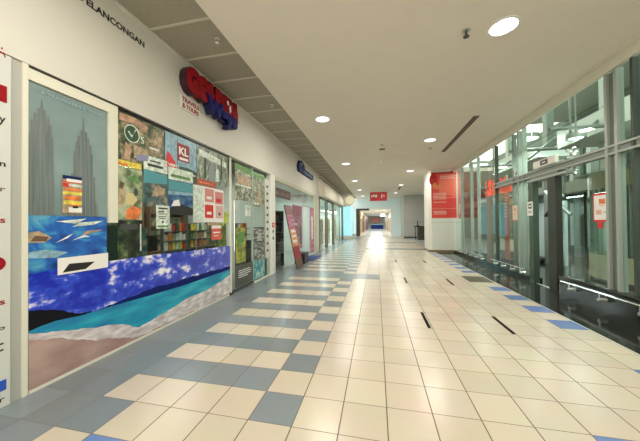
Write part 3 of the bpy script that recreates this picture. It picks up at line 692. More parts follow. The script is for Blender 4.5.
text('lettering', '& TOURS', '+x', (XW + 0.052, 4.16, 3.905), 0.115, sred, t, 0.002, 0.003, width=0.45)
# small blue sign
t = thing('blue_sign', 'small dark blue sign with a raised round end on the fascia', 'sign', (XW, 12.6, 4.3))
m = MB(); m.prism([(XW + 0.02, y, z) for y, z in ((11.45, 4.12), (14.1, 4.12), (14.1, 4.36), (12.4, 4.38), (12.3, 4.55), (11.9, 4.68), (11.5, 4.62), (11.35, 4.35))], (0.10, 0, 0)); m.build('body', navy, t)
m = MB(); m.prism([(XW + 0.121, 11.78 + .12 * math.cos(k * PI / 8), 4.50 + .06 * math.sin(k * PI / 8)) for k in range(16)], (0.005, 0, 0)); m.build('disc', sky_p, t)
text('lettering', 'TRAVEL', '+x', (XW + 0.122, 12.2, 4.17), 0.16, sky_p, t, 0.002, 0.002, width=1.7)

# ----- second shop
t = sroot('window_4', (XW, 12, 0), 'glass front of the second shop')
m = MB(); m.box(XW - 0.08, XW + 0.03, 8.66, 15.2, 3.28, 3.42)
m.box(XW - 0.08, XW + 0.03, 14.7, 15.2, 0, 3.28); m.build('frame', mat('olive_cream', (.55, .52, .38), .5), t)
for y0, y1 in ((8.68, 10.2), (10.22, 12.3), (13.7, 14.7)):
    MB().box(XW - 0.01, XW, y0, y1, 0.02, 3.28).build('pane', shop_glass, t)
MB().box(XW - 0.01, XW, 12.3, 13.7, 2.6, 3.28).build('pane', shop_glass, t)
m = MB()
for y in (12.3, 13.7): m.box(XW - 0.02, XW + 0.015, y - 0.02, y + 0.02, 0, 3.28)
m.box(XW - 0.02, XW + 0.015, 12.3, 13.7, 2.58, 2.62); m.build('door_frame', steel, t)
m = MB(); m.box(XW - 0.2, XW + 0.02, 15.2, 15.9, 0, 3.42)
struct(m.build('wall_pier', fascia_m))
struct(shop_room(8.4, 15.6, 3.2, 3.5, None).build('wall_second_shop', mat('shop_wall_pale', (0.55, 0.60, 0.56), 0.7)))
area('shop_fill_light', (XW - 1.6, 12.0, 3.45), 1.2, 5.0, 150, (0.92, 1.0, 0.98))  # added cool light filling the second shop, without a fitting
t = thing('display_rack', 'black display rack inside the second shop window', 'rack', (XW - 0.5, 9.6, 0))
m = MB()
for y in (9.0, 10.3): m.box(XW - 0.75, XW - 0.25, y - 0.02, y + 0.02, 0, 2.25)
m.box(XW - 0.77, XW - 0.75, 9.0, 10.3, 0, 2.25); m.build('frame', black, t)
for k in range(6): MB().box(XW - 0.75, XW - 0.25, 9.02, 10.28, 0.1 + k * 0.42, 0.13 + k * 0.42).build('shelf', dark, t)
for k in range(5): MB().box(XW - 0.6, XW - 0.4, 9.1, 10.2, 0.135 + k * 0.42, 0.40 + k * 0.42).build('stock', black, t)
pinkm = ramp_mat('pink_clutter', [(0.35, (0.22, 0.03, 0.08)), (0.5, (0.52, 0.10, 0.24)), (0.7, (0.60, 0.35, 0.40))], scale=(1, 1, 3), nscale=3)
o = printed('window_poster', FX(XW - 0.03), 10.75, 12.25, 0.55, 2.55, pinkm, [(pink_p, R(0, 1, .8, 1)), (white_p, R(.1, .5, .55, .6)), (mat('plum_print', (.16, .05, .08)), R(.75, .95, .1, .5))], None, 0.01)
tag(o, 'tall pink poster inside the second shop window', 'poster')
t = thing('hanging_sign', 'dusty pink panel hanging high inside the second shop', 'sign', (XW - 0.6, 10.6, 3.0))
MB().box(XW - 0.62, XW - 0.58, 10.0, 12.2, 2.86, 3.26).build('panel', mat('dusty_pink', (.28, .12, .14), .5), t)
for k in range(3): MB().box(XW - 0.58, XW - 0.574, 10.25 + k * .62, 10.7 + k * .62, 2.98, 3.12).build('pale_mark', mat('dusty_rose', (.5, .3, .3)), t)
m = MB()
for y in (10.1, 12.1): m.cyl((XW - 0.6, y, 3.26), (XW - 0.6, y, 3.5), 0.006, n=6)
m.build('wire', steel, t)
# leaning board
t = thing('leaning_board', 'pink and orange advertising board leaning against the second shop window', 'sign board', (-2.95, 9.9, 0))
a0 = Vector((-2.93, 9.35, 0.02)); dv = Vector((-0.50, 0, 2.42)); du = Vector((0, 0.8, 0)); nn = Vector((0.98, 0, 0.2)).normalized()
m = MB(); m.prism([a0, a0 + du, a0 + du + dv, a0 + dv], nn * 0.03); m.build('board', mat('board_edge', (.10, .05, .03), .4), t)
om = ramp_mat('orange_mix', [(0.35, (0.45, 0.08, 0.04)), (0.5, (0.70, 0.28, 0.10)), (0.7, (0.75, 0.55, 0.30))], nscale=6)
for s, e, mm in ((.02, .14, brown), (.14, .34, mat('maroon', (.3, .02, .03))), (.34, .62, om), (.62, .84, pinkm), (.84, .98, mat('dusty_pink', (.28, .12, .14)))):
    m = MB(); q = a0 + nn * 0.031; m.prism([q + du * .03 + dv * s, q + du * .97 + dv * s, q + du * .97 + dv * e, q + du * .03 + dv * e], nn * 0.003); m.build('print_band', mm, t)
for s in (.40, .48, .56):
    m = MB(); q = a0 + nn * 0.036; m.prism([q + du * .2 + dv * s, q + du * .8 + dv * s, q + du * .8 + dv * (s + .04), q + du * .2 + dv * (s + .04)], nn * 0.002); m.build('print_line', white_p, t)
t = thing('black_crate', 'low black crate on the floor behind the leaning board', 'crate', (-3.25, 11.0, 0))
m = MB(); m.box(-3.45, -3.0, 10.72, 11.35, 0.0, 0.42, 0.01); m.build('body', black, t)
m = MB(); m.box(-3.47, -2.98, 10.70, 11.37, 0.40, 0.46, 0.01); m.build('rim', dark, t)
o = MB().box(-3.5, -2.85, 11.7, 13.6, 0.001, 0.015, 0.004).build('door_mat', mat('mat_blue', (.015, .03, .13), .9)); tag(o, 'dark blue door mat outside the second shop', 'mat')
o = printed('window_poster', FX(XW + 0.004), 13.75, 14.6, 0.1, 2.6, pinkm, [(white_p, R(.3, .7, .3, .8))], None, 0.004); tag(o, 'pink strip poster at the far end of the second shop', 'poster')

# ----- shops with curved canopies
def canopy(y0, y1, n, label):
    t = thing('shop_canopy', label, 'canopy', (XW, (y0 + y1) / 2, 3.45), 'curved canopies over the far shops')
    pr = [(XW - 0.1, 3.42), (XW + 0.40, 3.42)]
    for k in range(9):
        a = PI / 2 * k / 8; pr.append((XW + 0.02 + 0.38 * math.cos(a), 3.50 + 1.05 * math.sin(a)))
    pr.append((XW - 0.1, 4.55))
    m = MB(); m.prism([(x, y0 + 0.15, z) for x, z in pr], (0, y1 - y0 - 0.3, 0)); m.build('shell', mat('canopy_cream', (.68, .62, .50), .45), t)
    MB().box(XW - 0.1, XW + 0.10, y0 + 0.15, y1 - 0.15, 4.55, 4.60).build('top_cap', black, t)
    m = MB(); m.box(XW - 0.05, XW + 0.02, y0 + .05, y0 + .3, 4.35, 4.5); m.build('bracket', steel, t)
canopy(15.9, 21.6, 0, 'nearer curved cream canopy over the left shops'); canopy(21.6, 27.4, 1, 'farther curved cream canopy over the left shops')
k4 = 5
pale_room = mat('far_shop_wall', (0.50, 0.58, 0.54), 0.6)
cur = 15.9
for n, (y0, y1) in enumerate(((15.95, 18.4), (18.6, 21.4), (21.8, 24.6), (24.8, 27.3))):
    t = sroot('window_%d' % (5 + n), (XW, y0, 0))
    m = MB(); m.box(XW - 0.06, XW + 0.06, y0, y0 + 0.14, 0, 3.42); m.box(XW - 0.06, XW + 0.06, y1 - 0.22, y1, 0, 3.42); m.box(XW - 0.06, XW + 0.04, y0 + .14, y1 - .22, 3.3, 3.42)
    m.build('frame', [steel_g, mat('door_dark', (.07, .08, .06)), mat('olive_cream', (.5, .5, .4)), steel_d][n], t)
    MB().box(XW - 0.01, XW, y0 + .14, y1 - .22, 0.02, 3.3).build('pane', shop_glass, t)
    if n % 2 == 0:
        MB().cyl((XW + 0.10, y0 + 1.1, 0.8), (XW + 0.10, y0 + 1.1, 1.9), 0.02).build('handle', chrome, t)
struct(MB().box(XW - 0.1, XW + 0.03, 21.4, 21.8, 0, 3.42).box(XW - 0.1, XW + 0.03, 18.4, 18.6, 0, 3.42).box(XW - 0.1, XW + 0.03, 27.3, 28.2, 0, 4.6).build('trim_6', mat('olive_cream', (.5, .5, .4))))
struct(shop_room(15.85, 27.4, 3.2, 3.5, None).build('wall_far_shops', pale_room))
area('shop_fill_light', (XW - 1.6, 21.5, 3.45), 1.2, 9.0, 420, (0.9, 1.0, 1.0))  # added light lifting the far shop interiors, no lamp built there
fc = [('tan_print', 16.4, 17.6), ('pale_print', 18.9, 20.2), ('tan_print', 22.4, 23.2), ('pale_print', 25.2, 26.6)]
for n, (mm, a, b) in enumerate(fc):
    t = thing('display_cabinet', ['tan', 'pale green', 'second tan', 'farthest pale'][n] + ' display cabinet inside the far left shops', 'cabinet', (XW - 0.8, a, 0))
    MB().box(XW - 1.1, XW - 0.6, a, b, 0, 2.1, 0.01).build('body', MATS[mm], t)
    for k in range(2): MB().box(XW - 0.6, XW - 0.585, a + 0.05 + k * (b - a) / 2, a + (k + 1) * (b - a) / 2 - 0.05, 0.1, 2.0).build('door', dark if n % 2 else busy, t)

# cyan kiosk at the end of the left row and the round sign
cyan = mat('cyan_glow_panel', (0.35, 0.66, 0.72), 0.4, emit=(0.35, 0.78, 0.90), es=0.55)
t = thing('lit_showcase', 'bright cyan backlit showcase at the end of the left shops', 'showcase', (-3.2, 30.5, 0))
MB().box(-3.7, -2.75, 28.4, 32.6, 0.35, 3.6).build('lit_body', cyan, t)
MB().box(-3.75, -2.70, 28.35, 32.65, 0.0, 0.35).build('plinth', white_m, t)
MB().box(-3.75, -2.70, 28.35, 32.65, 3.6, 3.8).build('cornice', white_m, t)
m = MB()
for y in (29.4, 30.4, 31.4): m.box(-2.752, -2.73, y - .03, y + .03, .35, 3.6)
m.build('mullions', white_m, t)
t = thing('round_sign', 'round pale yellow lit sign projecting above the cyan showcase', 'sign', (-2.6, 27.6, 4.15))
MB().cyl((-2.75, 27.9, 4.15), (-2.75, 27.78, 4.15), 0.52, n=28).build('rim', white_m, t)
MB().cyl((-2.75, 27.78, 4.15), (-2.75, 27.76, 4.15), 0.45, n=28).build('face', mat('round_face', (.85, .82, .62), .4, emit=(1, .93, .6), es=.35), t)
MB().box(-3.5, -3.2, 27.8, 27.88, 4.1, 4.2).build('bracket', steel, t)
t = thing('stool', 'small dark stool at the foot of the cyan showcase', 'stool', (-2.35, 28.4, 0))
MB().cyl((-2.35, 28.4, .42), (-2.35, 28.4, .48), .22).build('seat', dark, t)
for a in range(4): MB().cyl((-2.35 + .15 * math.cos(a * PI / 2 + .7), 28.4 + .15 * math.sin(a * PI / 2 + .7), 0), (-2.35 + .12 * math.cos(a * PI / 2 + .7), 28.4 + .12 * math.sin(a * PI / 2 + .7), .42), .02, n=8).build('leg', steel, t)

# ------------------------------------------------------------ far end
pale_cy = mat('far_bulkhead', (0.80, 0.90, 0.90), 0.6)
m = MB(); m.box(-9, -2.55, 34, 34.3, 0, 6); m.box(-2.55, 1.75, 34, 34.3, 3.5, 6); m.box(1.75, 3.1, 34, 34.5, 0, 6); m.box(-2.6, 3.2, 33.3, 34, ZC + 0.05, 5.2)
struct(m.build('wall_back', pale_cy), 'pale cyan bulkhead wall with the opening to the far corridor')
struct(MB().box(-2.56, -2.1, 33.9, 34.4, 0, 3.55).build('trim_7', mat('dark_frame', (.05, .03, .02))), 'dark frame at the left of the far opening')
struct(MB().box(-2.1, -0.9, 33.92, 34.0, 3.3, 3.55).build('trim_8', mat('dark_frame', (.05, .03, .02))))
m = MB(); m.box(-6, 5, 34.3, 80, 3.7, 4.0)
struct(m.build('ceiling_far', mat('far_ceiling', (.66, .66, .60), .8)))
m = MB(); m.box(-2.9, -2.6, 36, 80, 0, 3.7)
m.box(2.4, 2.7, 34.5, 80, 0, 3.7); m.box(-3, 3, 80, 80.3, 0, 4)
struct(m.build('wall_far_corridor', mat('far_walls', (.66, .60, .50), .6)))
fshops = [(-2.59, 38, 43, 'wood_yellow', (.62, .48, .22), 2.9, 'yellow'), (-2.59, 46, 50, 'shop_brown', (.16, .09, .05), 2.6, 'dark brown'), (-2.59, 53, 60, 'shop_grey', (.28, .30, .30), 2.5, 'grey'), (-2.59, 63, 70, 'shop_redb', (.40, .10, .07), 2.6, 'dull red')]
for x, a, b, nm, c, h, w in fshops:
    t = thing('shop_kiosk', w + ' shopfront on the left side of the far corridor', 'shopfront', (x, (a + b) / 2, 0))
    MB().box(x, x + 0.35, a, b, 0, h).build('front', mat(nm, c, .5), t)
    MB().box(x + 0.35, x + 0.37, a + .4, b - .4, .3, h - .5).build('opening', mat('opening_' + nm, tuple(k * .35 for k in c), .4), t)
    MB().box(x + 0.1, x + 0.45, a + .2, b - .2, h, h + .45).build('sign_band', mat('sign_' + nm, tuple(min(1, k * 1.2 + .05) for k in c), .5), t)
for x, a, b, nm, c, h, w in ((2.05, 50, 56, 'r_tan', (.50, .36, .22), 2.5, 'tan'), (2.05, 60, 68, 'r_pale', (.60, .58, .52), 2.6, 'pale'), (2.05, 40, 45, 'r_white', (.62, .60, .54), 2.9, 'cream')):
    t = thing('shop_kiosk', w + ' shopfront on the right side of the far corridor', 'shopfront', (x, (a + b) / 2, 0))
    MB().box(x, x + 0.33, a, b, 0, h).build('front', mat(nm, c, .5), t)
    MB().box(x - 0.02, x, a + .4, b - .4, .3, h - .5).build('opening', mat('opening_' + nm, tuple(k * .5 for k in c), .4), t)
t = thing('promotion_counter', 'low dark blue counter far down the corridor', 'counter', (0.2, 74, 0))
MB().box(-1.5, 1.8, 74, 75.2, 0, 1.15, .03).build('body', navy, t)
MB().box(-1.6, 1.9, 73.9, 75.3, 1.15, 1.25, .02).build('counter_top', sky_p, t)
t = thing('red_banner', 'dull red banner hanging at the end of the far corridor', 'banner', (-.4, 78, 3))
MB().box(-1.6, .9, 78, 78.05, 1.9, 3.1).build('sheet', mat('dull_red', (.42, .12, .09), .6), t)
m = MB(); m.cyl((-1.2, 78, 3.1), (-1.2, 78, 3.7), .02); m.cyl((.5, 78, 3.1), (.5, 78, 3.7), .02); m.build('wire', steel, t)
area('far_warm_fill', (0, 48, 3.65), 3.0, 22.0, 750, (1.0, 0.96, 0.88))  # warm fill added to brighten the far corridor, not a real panel
area('far_cool_fill', (0, 70, 3.65), 3.0, 12.0, 350, (0.8, 0.95, 1.0))  # cool fill added at the far end, the ceiling above is solid
t = thing('hanging_lamp', 'glowing white round lamp hanging over the far corridor', 'lamp', (1.0, 44, 3.2))
MB().cyl((1.0, 44, 2.75), (1.0, 44, 3.15), .42, .34, 20).build('shade', mat('lamp_white', (.9, .9, .85), .4, emit=(1, .98, .9), es=1.6), t)
MB().cyl((1.0, 44, 3.15), (1.0, 44, 3.7), .015, n=8).build('cord', dark, t)

# hanging red sign in the corridor
t = thing('hanging_sign', 'red rectangular sign hanging from the ceiling across the corridor', 'sign', (0.2, 24, 3.7))
MB().box(-0.55, 0.94, 23.95, 24.05, 3.68, 4.47, 0.01).build('panel', mat('sign_bright_red', (.55, .02, .015), .4), t)
m = MB()
for x in (-0.4, 0.8): m.cyl((x, 24, 4.46), (x, 24, ZC), 0.01, n=8)
m.build('rod', steel, t)
for a, w_, z_ in ((-.42, .10, 4.0), (-.28, .10, 4.06), (-.14, .22, 4.02)): MB().box(a, a + w_, 23.944, 23.95, z_, z_ + .2).build('pale_mark', white_p, t)
printed('pictogram', FY(23.948), 0.36, 0.78, 3.84, 4.32, mat('sign_bright_red', (.55, .02, .015)), [(white_p, E(.3, .8, .12, .1)), (white_p, [(.2, .2), (.4, .2), (.42, .65), (.18, .65)]), (white_p, [(.55, .5), (.95, .5), (.75, .8)])], t, 0.001)

# right far wall block, pillar, counter
greyw = mat('grey_wall', (0.50, 0.50, 0.46), 0.6)
m = MB(); m.box(2.95, 9, 30.4, 34.6, 0, ZC); struct(m.build('wall_right', greyw), 'pale grey wall block beyond the poster pillar')
struct(MB().box(2.93, 9, 30.37, 30.4, 0, 0.16).build('baseboard_right', dark))
struct(MB().box(2.94, 9, 30.38, 30.4, 1.72, 1.76).build('trim_9', mat('dado', (.36, .36, .33))))
t = thing('counter_table', 'tall dark counter standing against the grey wall behind the pillar', 'counter', (4.3, 27, 0))
MB().box(3.65, 5.2, 26.9, 27.9, 1.28, 1.36, .01).build('top', black, t)
MB().box(3.95, 5.1, 27.0, 27.8, 0.0, 1.28).build('body', mat('counter_brown', (.06, .045, .035), .4), t)
MB().cyl((3.74, 27.3, 0), (3.74, 27.3, 1.28), .035).build('leg', black, t)
t = thing('desk_phone', 'small black object standing on the dark counter', 'device', (3.95, 27.2, 1.36))
MB().box(3.85, 4.15, 27.1, 27.3, 1.36, 1.42, .01).build('base', black, t); MB().box(3.9, 3.98, 27.15, 27.25, 1.42, 1.85, .01).build('upright', black, t)

px0, px1, py0, py1 = 2.98, 4.72, 16.16, 17.7
m = MB(); c = 0.14
m.prism([(px0, py0 + c, 0), (px0 + c, py0, 0), (px1, py0, 0), (px1, py1, 0), (px0, py1, 0)], (0, 0, ZC))
struct(m.build('wall_pillar', mat('pillar_paint', (.76, .73, .66), .45)), 'cream pillar carrying the red poster')
m = MB(); c2 = .15
m.prism([(px0 - .02, py0 + c2, 0), (px0 + c2 - .01, py0 - .02, 0), (px1 + .01, py0 - .02, 0), (px1 + .01, py1 + .01, 0), (px0 - .02, py1 + .01, 0)], (0, 0, 0.12))
struct(m.build('baseboard_pillar', mat('pillar_base', (.20, .14, .07), .4)))
struct(MB().box(px0 + .13, px1, py0 - .004, py0, 1.70, 1.72).build('trim_10', mat('dado2', (.45, .43, .38))))
pr_ = mat('poster_red', (.72, .045, .03), .35); pr_l = mat('poster_coral', (.78, .13, .08), .35); pr_d = mat('poster_deep', (.48, .008, .012), .35)
o = printed('wall_poster', FY(py0 - 0.002), 3.125, 4.45, 1.96, 4.60, pr_, [(pr_l, [(.3, .55), (1, .45), (1, 1), (.35, 1)]), (pr_d, E(.08, .84, .16, .13)), (orange_p, [(.06, .66), (.22, .63), (.42, .67), (.40, .74), (.25, .72), (.14, .78), (.05, .74)]),
    (pr_d, R(0, 1, .965, 1.0))] + [(mat('poster_pink', (.80, .42, .36)), R(.35 if k < 2 else .07, (.95 if k < 2 else .6), z, z + .014)) for k, z in enumerate((.90, .86, .53, .50, .47, .44, .41, .34, .14, .11, .08))] + [(mat('poster_pink', (.80, .42, .36)), R(.02, .98, .20, .206)), (mat('poster_pink', (.80, .42, .36)), R(.6, .98, .44, .446))], None, 0.01)
tag(o, 'large red poster with pale lines of text on the cream pillar', 'poster')
o = printed('wall_poster', FY(py0 - 0.002), 4.54, 4.68, 1.9, 4.68, mat('poster_faded', (.62, .22, .20), .35), [(white_p, R(.3, .7, .1, .3))], None, 0.01)
tag(o, 'narrow faded red strip at the right edge of the pillar', 'poster')
o = MB().prism([(4.1, py0 - 0.004, 4.60), (4.45, py0 - 0.004, 4.60), (4.45, py0 - 0.004, ZC)], (0, -0.008, 0)).build('poster_corner', pr_)
tag(o, 'small red triangle above the top right corner of the red poster', 'poster')

# ------------------------------------------------------------ right glass wall
def kerb():
    m = MB(); m.box(GX - 0.06, GX + 0.22, -5, 7.42, 0, 0.42); m.box(GX - 0.06, GX + 0.22, 8.55, 16.1, 0, 0.12)
    struct(m.build('baseboard_glass_wall', granite_v), 'black granite kerb under the glass wall')
    m = MB()
    m.box(GX - 0.03, GX + 0.12, -5, 10.9, 2.96, 3.00); m.box(GX - 0.03, GX + 0.12, -5, 10.9, 3.10, 3.14); m.mi = 1
    m.box(GX + 0.0, GX + 0.09, -5, 10.9, 3.00, 3.10)
    struct(m.build('trim_11', [steel_w, steel_g]), 'steel transom running along the glass wall')
    k = 12
    for (y, w, mm) in ((14.85, .10, steel_w), (13.45, .06, steel_w), (12.6, .04, steel_w), (11.5, .34, 'low'), (10.85, .05, steel_d), (9.57, .03, steel_g), (9.25, .06, steel_w), (8.97, .03, steel_w), (6.05, .06, steel_w), (5.84, .06, steel_w), (5.52, .05, steel_d), (3.3, .06, steel_w), (3.1, .06, steel_w), (0.4, .06, steel_w)):
        hi = 4.53
        if mm == 'low': mm = mat('post_umber', (.20, .19, .15), .4); hi = 2.74
        m = MB(); m.box(GX - 0.02, GX + 0.10, y - w / 2, y + w / 2, 0.42 if y < 8 else 0.12, hi)
        struct(m.build('trim_%d' % k, mm)); k += 1
    struct(MB().box(GX + 0.03, GX + 0.06, 5.87, 6.02, .42, 4.53).build('trim_%d' % k, steel_g))
kerb()
n = 10
for y0, y1 in ((-5, 0.37), (.43, 3.07), (3.33, 5.49), (5.55, 5.81), (6.08, 7.01), (7.03, 7.40), (8.58, 8.95), (8.99, 9.21), (9.29, 9.54), (9.6, 10.82), (10.88, 11.32), (11.68, 12.58), (12.62, 13.42), (13.48, 14.8), (14.9, 16.1)):
    t = sroot('window_%d' % n, (GX, (y0 + y1) / 2, .42)); n += 1
    if y1 <= 10.9:
        MB().box(GX + 0.03, GX + 0.042, y0, y1, 0.42 if y1 < 8 else 0.12, 2.96).build('pane', lift_glass, t)
        MB().box(GX + 0.03, GX + 0.042, y0, y1, 3.14, 4.53).build('pane', lift_glass, t)
    else: MB().box(GX + 0.03, GX + 0.042, y0, y1, 0.12, 4.53).build('pane', lift_glass, t)
t = sroot('window_%d' % n, (GX, 8, 3)); MB().box(GX + 0.03, GX + 0.042, 7.42, 8.56, 3.14, 4.53).build('pane', lift_glass, t)
# spider fittings on the upper glass
for n, (y, z) in enumerate(((7.02, 3.28), (7.75, 3.28), (9.4, 3.28), (7.02, 2.86), (4.6, 3.28))):
    t = thing('glass_fitting', ['steel spider fitting left of the display panel above the transom', 'x'][0], 'fitting', (GX, y, z), 'steel spider fittings holding the glass')
    t['label'] = ['four-armed steel glass fitting above the transom beside the hanging notice', 'steel glass fitting above the transom beside the lift display', 'steel glass fitting above the transom by the double post',
                  'steel glass fitting below the transom over the lift door jamb', 'steel glass fitting nearest the camera at the right edge'][n]
    MB().cyl((GX - 0.03, y, z), (GX + 0.12, y, z), 0.035, n=12).build('hub', steel, t)
    for a in range(4):
        q = PI / 4 + a * PI / 2; e = (GX - 0.0, y + .13 * math.cos(q), z + .10 * math.sin(q))
        ar = MB().cyl((GX + 0.07, y, z), e, 0.014, n=8).build('arm', steel, t)
        MB().cyl((e[0] - .02, e[1], e[2]), (e[0] + 0.03, e[1], e[2]), 0.032, n=12).build('disc', chrome, ar)
# lift portal
t = sroot('door_2', (GX, 8.0, 0), 'steel framed lift doorway between the two low rails')
m = MB(); m.box(GX - 0.08, GX + 0.06, 8.36, 8.56, 0, 2.82); m.build('jamb', mat('jamb_green', (.05, .085, .055), .35, .3), t)
m = MB(); m.box(GX - 0.08, GX + 0.06, 7.42, 7.72, 0, 2.82); m.build('jamb', mat('jamb_dark', (.03, .032, .02), .35, .3), t)
m = MB(); m.box(GX - 0.10, GX + 0.15, 6.98, 8.56, 2.82, 2.88); m.build('head', steel_w, t)
m = MB(); m.box(GX - 0.02, GX + 0.10, 7.42, 8.56, 2.88, 2.96); m.build('head_panel', steel_g, t)
m = MB(); m.box(GX - 0.03, GX + 0.02, 7.72, 8.36, 0.0, 0.012); m.build('sill', steel, t)
# display box
t = thing('lift_display', 'small white lift display with a black screen on the transom', 'display', (GX - .08, 7.7, 3.2))
MB().box(GX - 0.12, GX - 0.035, 7.35, 8.25, 3.145, 3.33, .01).build('case', white_m, t)
MB().box(GX - 0.125, GX - 0.118, 7.62, 7.92, 3.18, 3.30).build('screen', black, t)
MB().box(GX - 0.128, GX - 0.124, 7.70, 7.84, 3.23, 3.25).build('digits', mat('digit_pale', (.5, .5, .5), .4, emit=(.8, .8, .8), es=.4), t)

def rail(y0, y1, label, nb):
    t = thing('bumper_rail', label, 'rail', (4.2, y0, 0.3), 'low steel rails along the glass wall')
    MB().cyl((4.17, y0, 0.33), (4.17, y1, 0.33), 0.022, n=14).build('bar', chrome, t)
    for k in range(nb):
        y = y0 + 0.25 + (y1 - y0 - 0.5) * k / (nb - 1)
        b = MB().cyl((4.15, y, 0.20), (4.285, y, 0.20), 0.028, 0.045, n=14); b.cyl((4.17, y, .20), (4.17, y, .31), .010, n=8)
        b.build('bracket', steel, t)
rail(3.4, 7.12, 'long polished steel rail on the black kerb, nearest the camera', 5)
rail(8.62, 10.9, 'middle polished steel rail on the kerb beyond the lift doorway', 4)
rail(11.6, 14.9, 'farthest low steel rail beside the cream pillar', 5)

def gnotice(y0, y1, z0, z1, base, sh, label, tab=None, fx=GX + 0.026):
    t = thing('lift_notice', label, 'notice', (GX - .03, (y0 + y1) / 2, z0), None)
    printed('sheet', FXN(fx), y1, y0, z0, z1, base, sh, t, 0.006)
    if tab: MB().box(GX - 0.0, GX + 0.025, (y0 + y1) / 2 - .05, (y0 + y1) / 2 + .05, z0 - .13, z0 - 0.002).build('tab', tab, t)
salm = mat('salmon2', (.72, .42, .30), .4)
gnotice(6.08, 6.44, 1.70, 2.27, red, [(white_p, R(.06, .94, .07, .93)), (orange_p, R(.40, .80, .62, .80)), (salm, R(.20, .56, .26, .42)), (pale_p, R(.62, .84, .3, .36)), (orange_p, R(.4, .75, .55, .57))], 'red framed white notice on the lift glass', red)
gnotice(9.30, 9.60, 1.74, 2.24, mat('buff', (.66, .55, .40), .4), [(orange_p, E(.5, .72, .2, .1)), (salm, R(.2, .8, .35, .5)), (red, R(0, 1, 0, .06))], 'buff notice with orange emblem beside the double post', None, GX - 0.021)
gnotice(8.36, 8.62, 1.88, 2.28, white_p, [(black_p, R(.2, .8, .5, .85)), (white_p, R(.3, .7, .62, .75)), (black_p, R(.2, .8, .3, .34)), (black_p, R(.2, .8, .2, .24))], 'white and black notice left of the lift doorway', None, GX - 0.081)

# ------------------------------------------------------------ glass lift cars
def lift_car(yc, r, label, x0=GX + 0.45):
    MB_TEAL = mat('teal_glass_wall', (.05, .15, .13), .3)
    t = thing('glass_lift', label, 'lift', (x0 + 1, yc, 0.1), 'glass lift cars behind the glass wall')
    def arc(rr, z0, z1, nm, mm, th=.03):
        m = MB(); N = 20
        for k in range(N):
            a0 = -PI / 2 + PI * k / N; a1 = -PI / 2 + PI * (k + 1) / N
            P = []
            for z in (z0, z1):
                for (q, rad) in ((a0, rr), (a1, rr), (a1, rr - th), (a0, rr - th)):
                    P.append((x0 + 0.9 - math.cos(q) * rad * .75, yc + math.sin(q) * rad, z))
            m._f(P, [(0, 1, 2, 3), (4, 5, 6, 7), (0, 1, 5, 4), (1, 2, 6, 5), (2, 3, 7, 6), (3, 0, 4, 7)])
        m.build(nm, mm, t)
    arc(r, 0.12, 0.42, 'lower_band', black); arc(r, 0.42, 0.95, 'apron', mat('olive_cream_panel', (.46, .46, .31), .4)); arc(r, .95, 2.45, 'curved_glass', mat('dummy', (0, 0, 0)) if False else lift_glass, .015); arc(r, 2.45, 2.8, 'header', mat('olive_panel', (.20, .22, .10), .4))
    m = MB()
    for q in (-1.2, -.5, .1, .7, 1.3): 
        x = x0 + .9 - math.cos(q) * (r - .04) * .75; y = yc + math.sin(q) * (r - .04)
        m.box(x - .02, x + .02, y - .03, y + .03, .95, 2.45)
    m.build('mullions', steel_g, t)
    MB().box(x0 + .92, x0 + 1.9, yc - r, yc + r, .12, .2).build('floor_panel', dark, t)
    MB().box(x0 + 1.88, x0 + 1.94, yc - r, yc + r, .2, 2.8).build('rear_panel', mat('teal_panel', (.08, .22, .20), .35), t)
    m = MB(); m.cyl((x0 + .95, yc - r * .8, 1.2), (x0 + .95, yc + r * .8, 1.2), .02); m.build('handrail', steel_w, t)
    MB().box(x0 + .2, x0 + 1.9, yc - r * .9, yc + r * .9, 2.8, 2.86).build('roof', steel_g, t)
lift_car(7.0, 1.05, 'glass lift car with olive band behind the red framed notice')
lift_car(13.4, 0.8, 'glass lift car beyond the red script sign near the pillar', GX + 0.9)

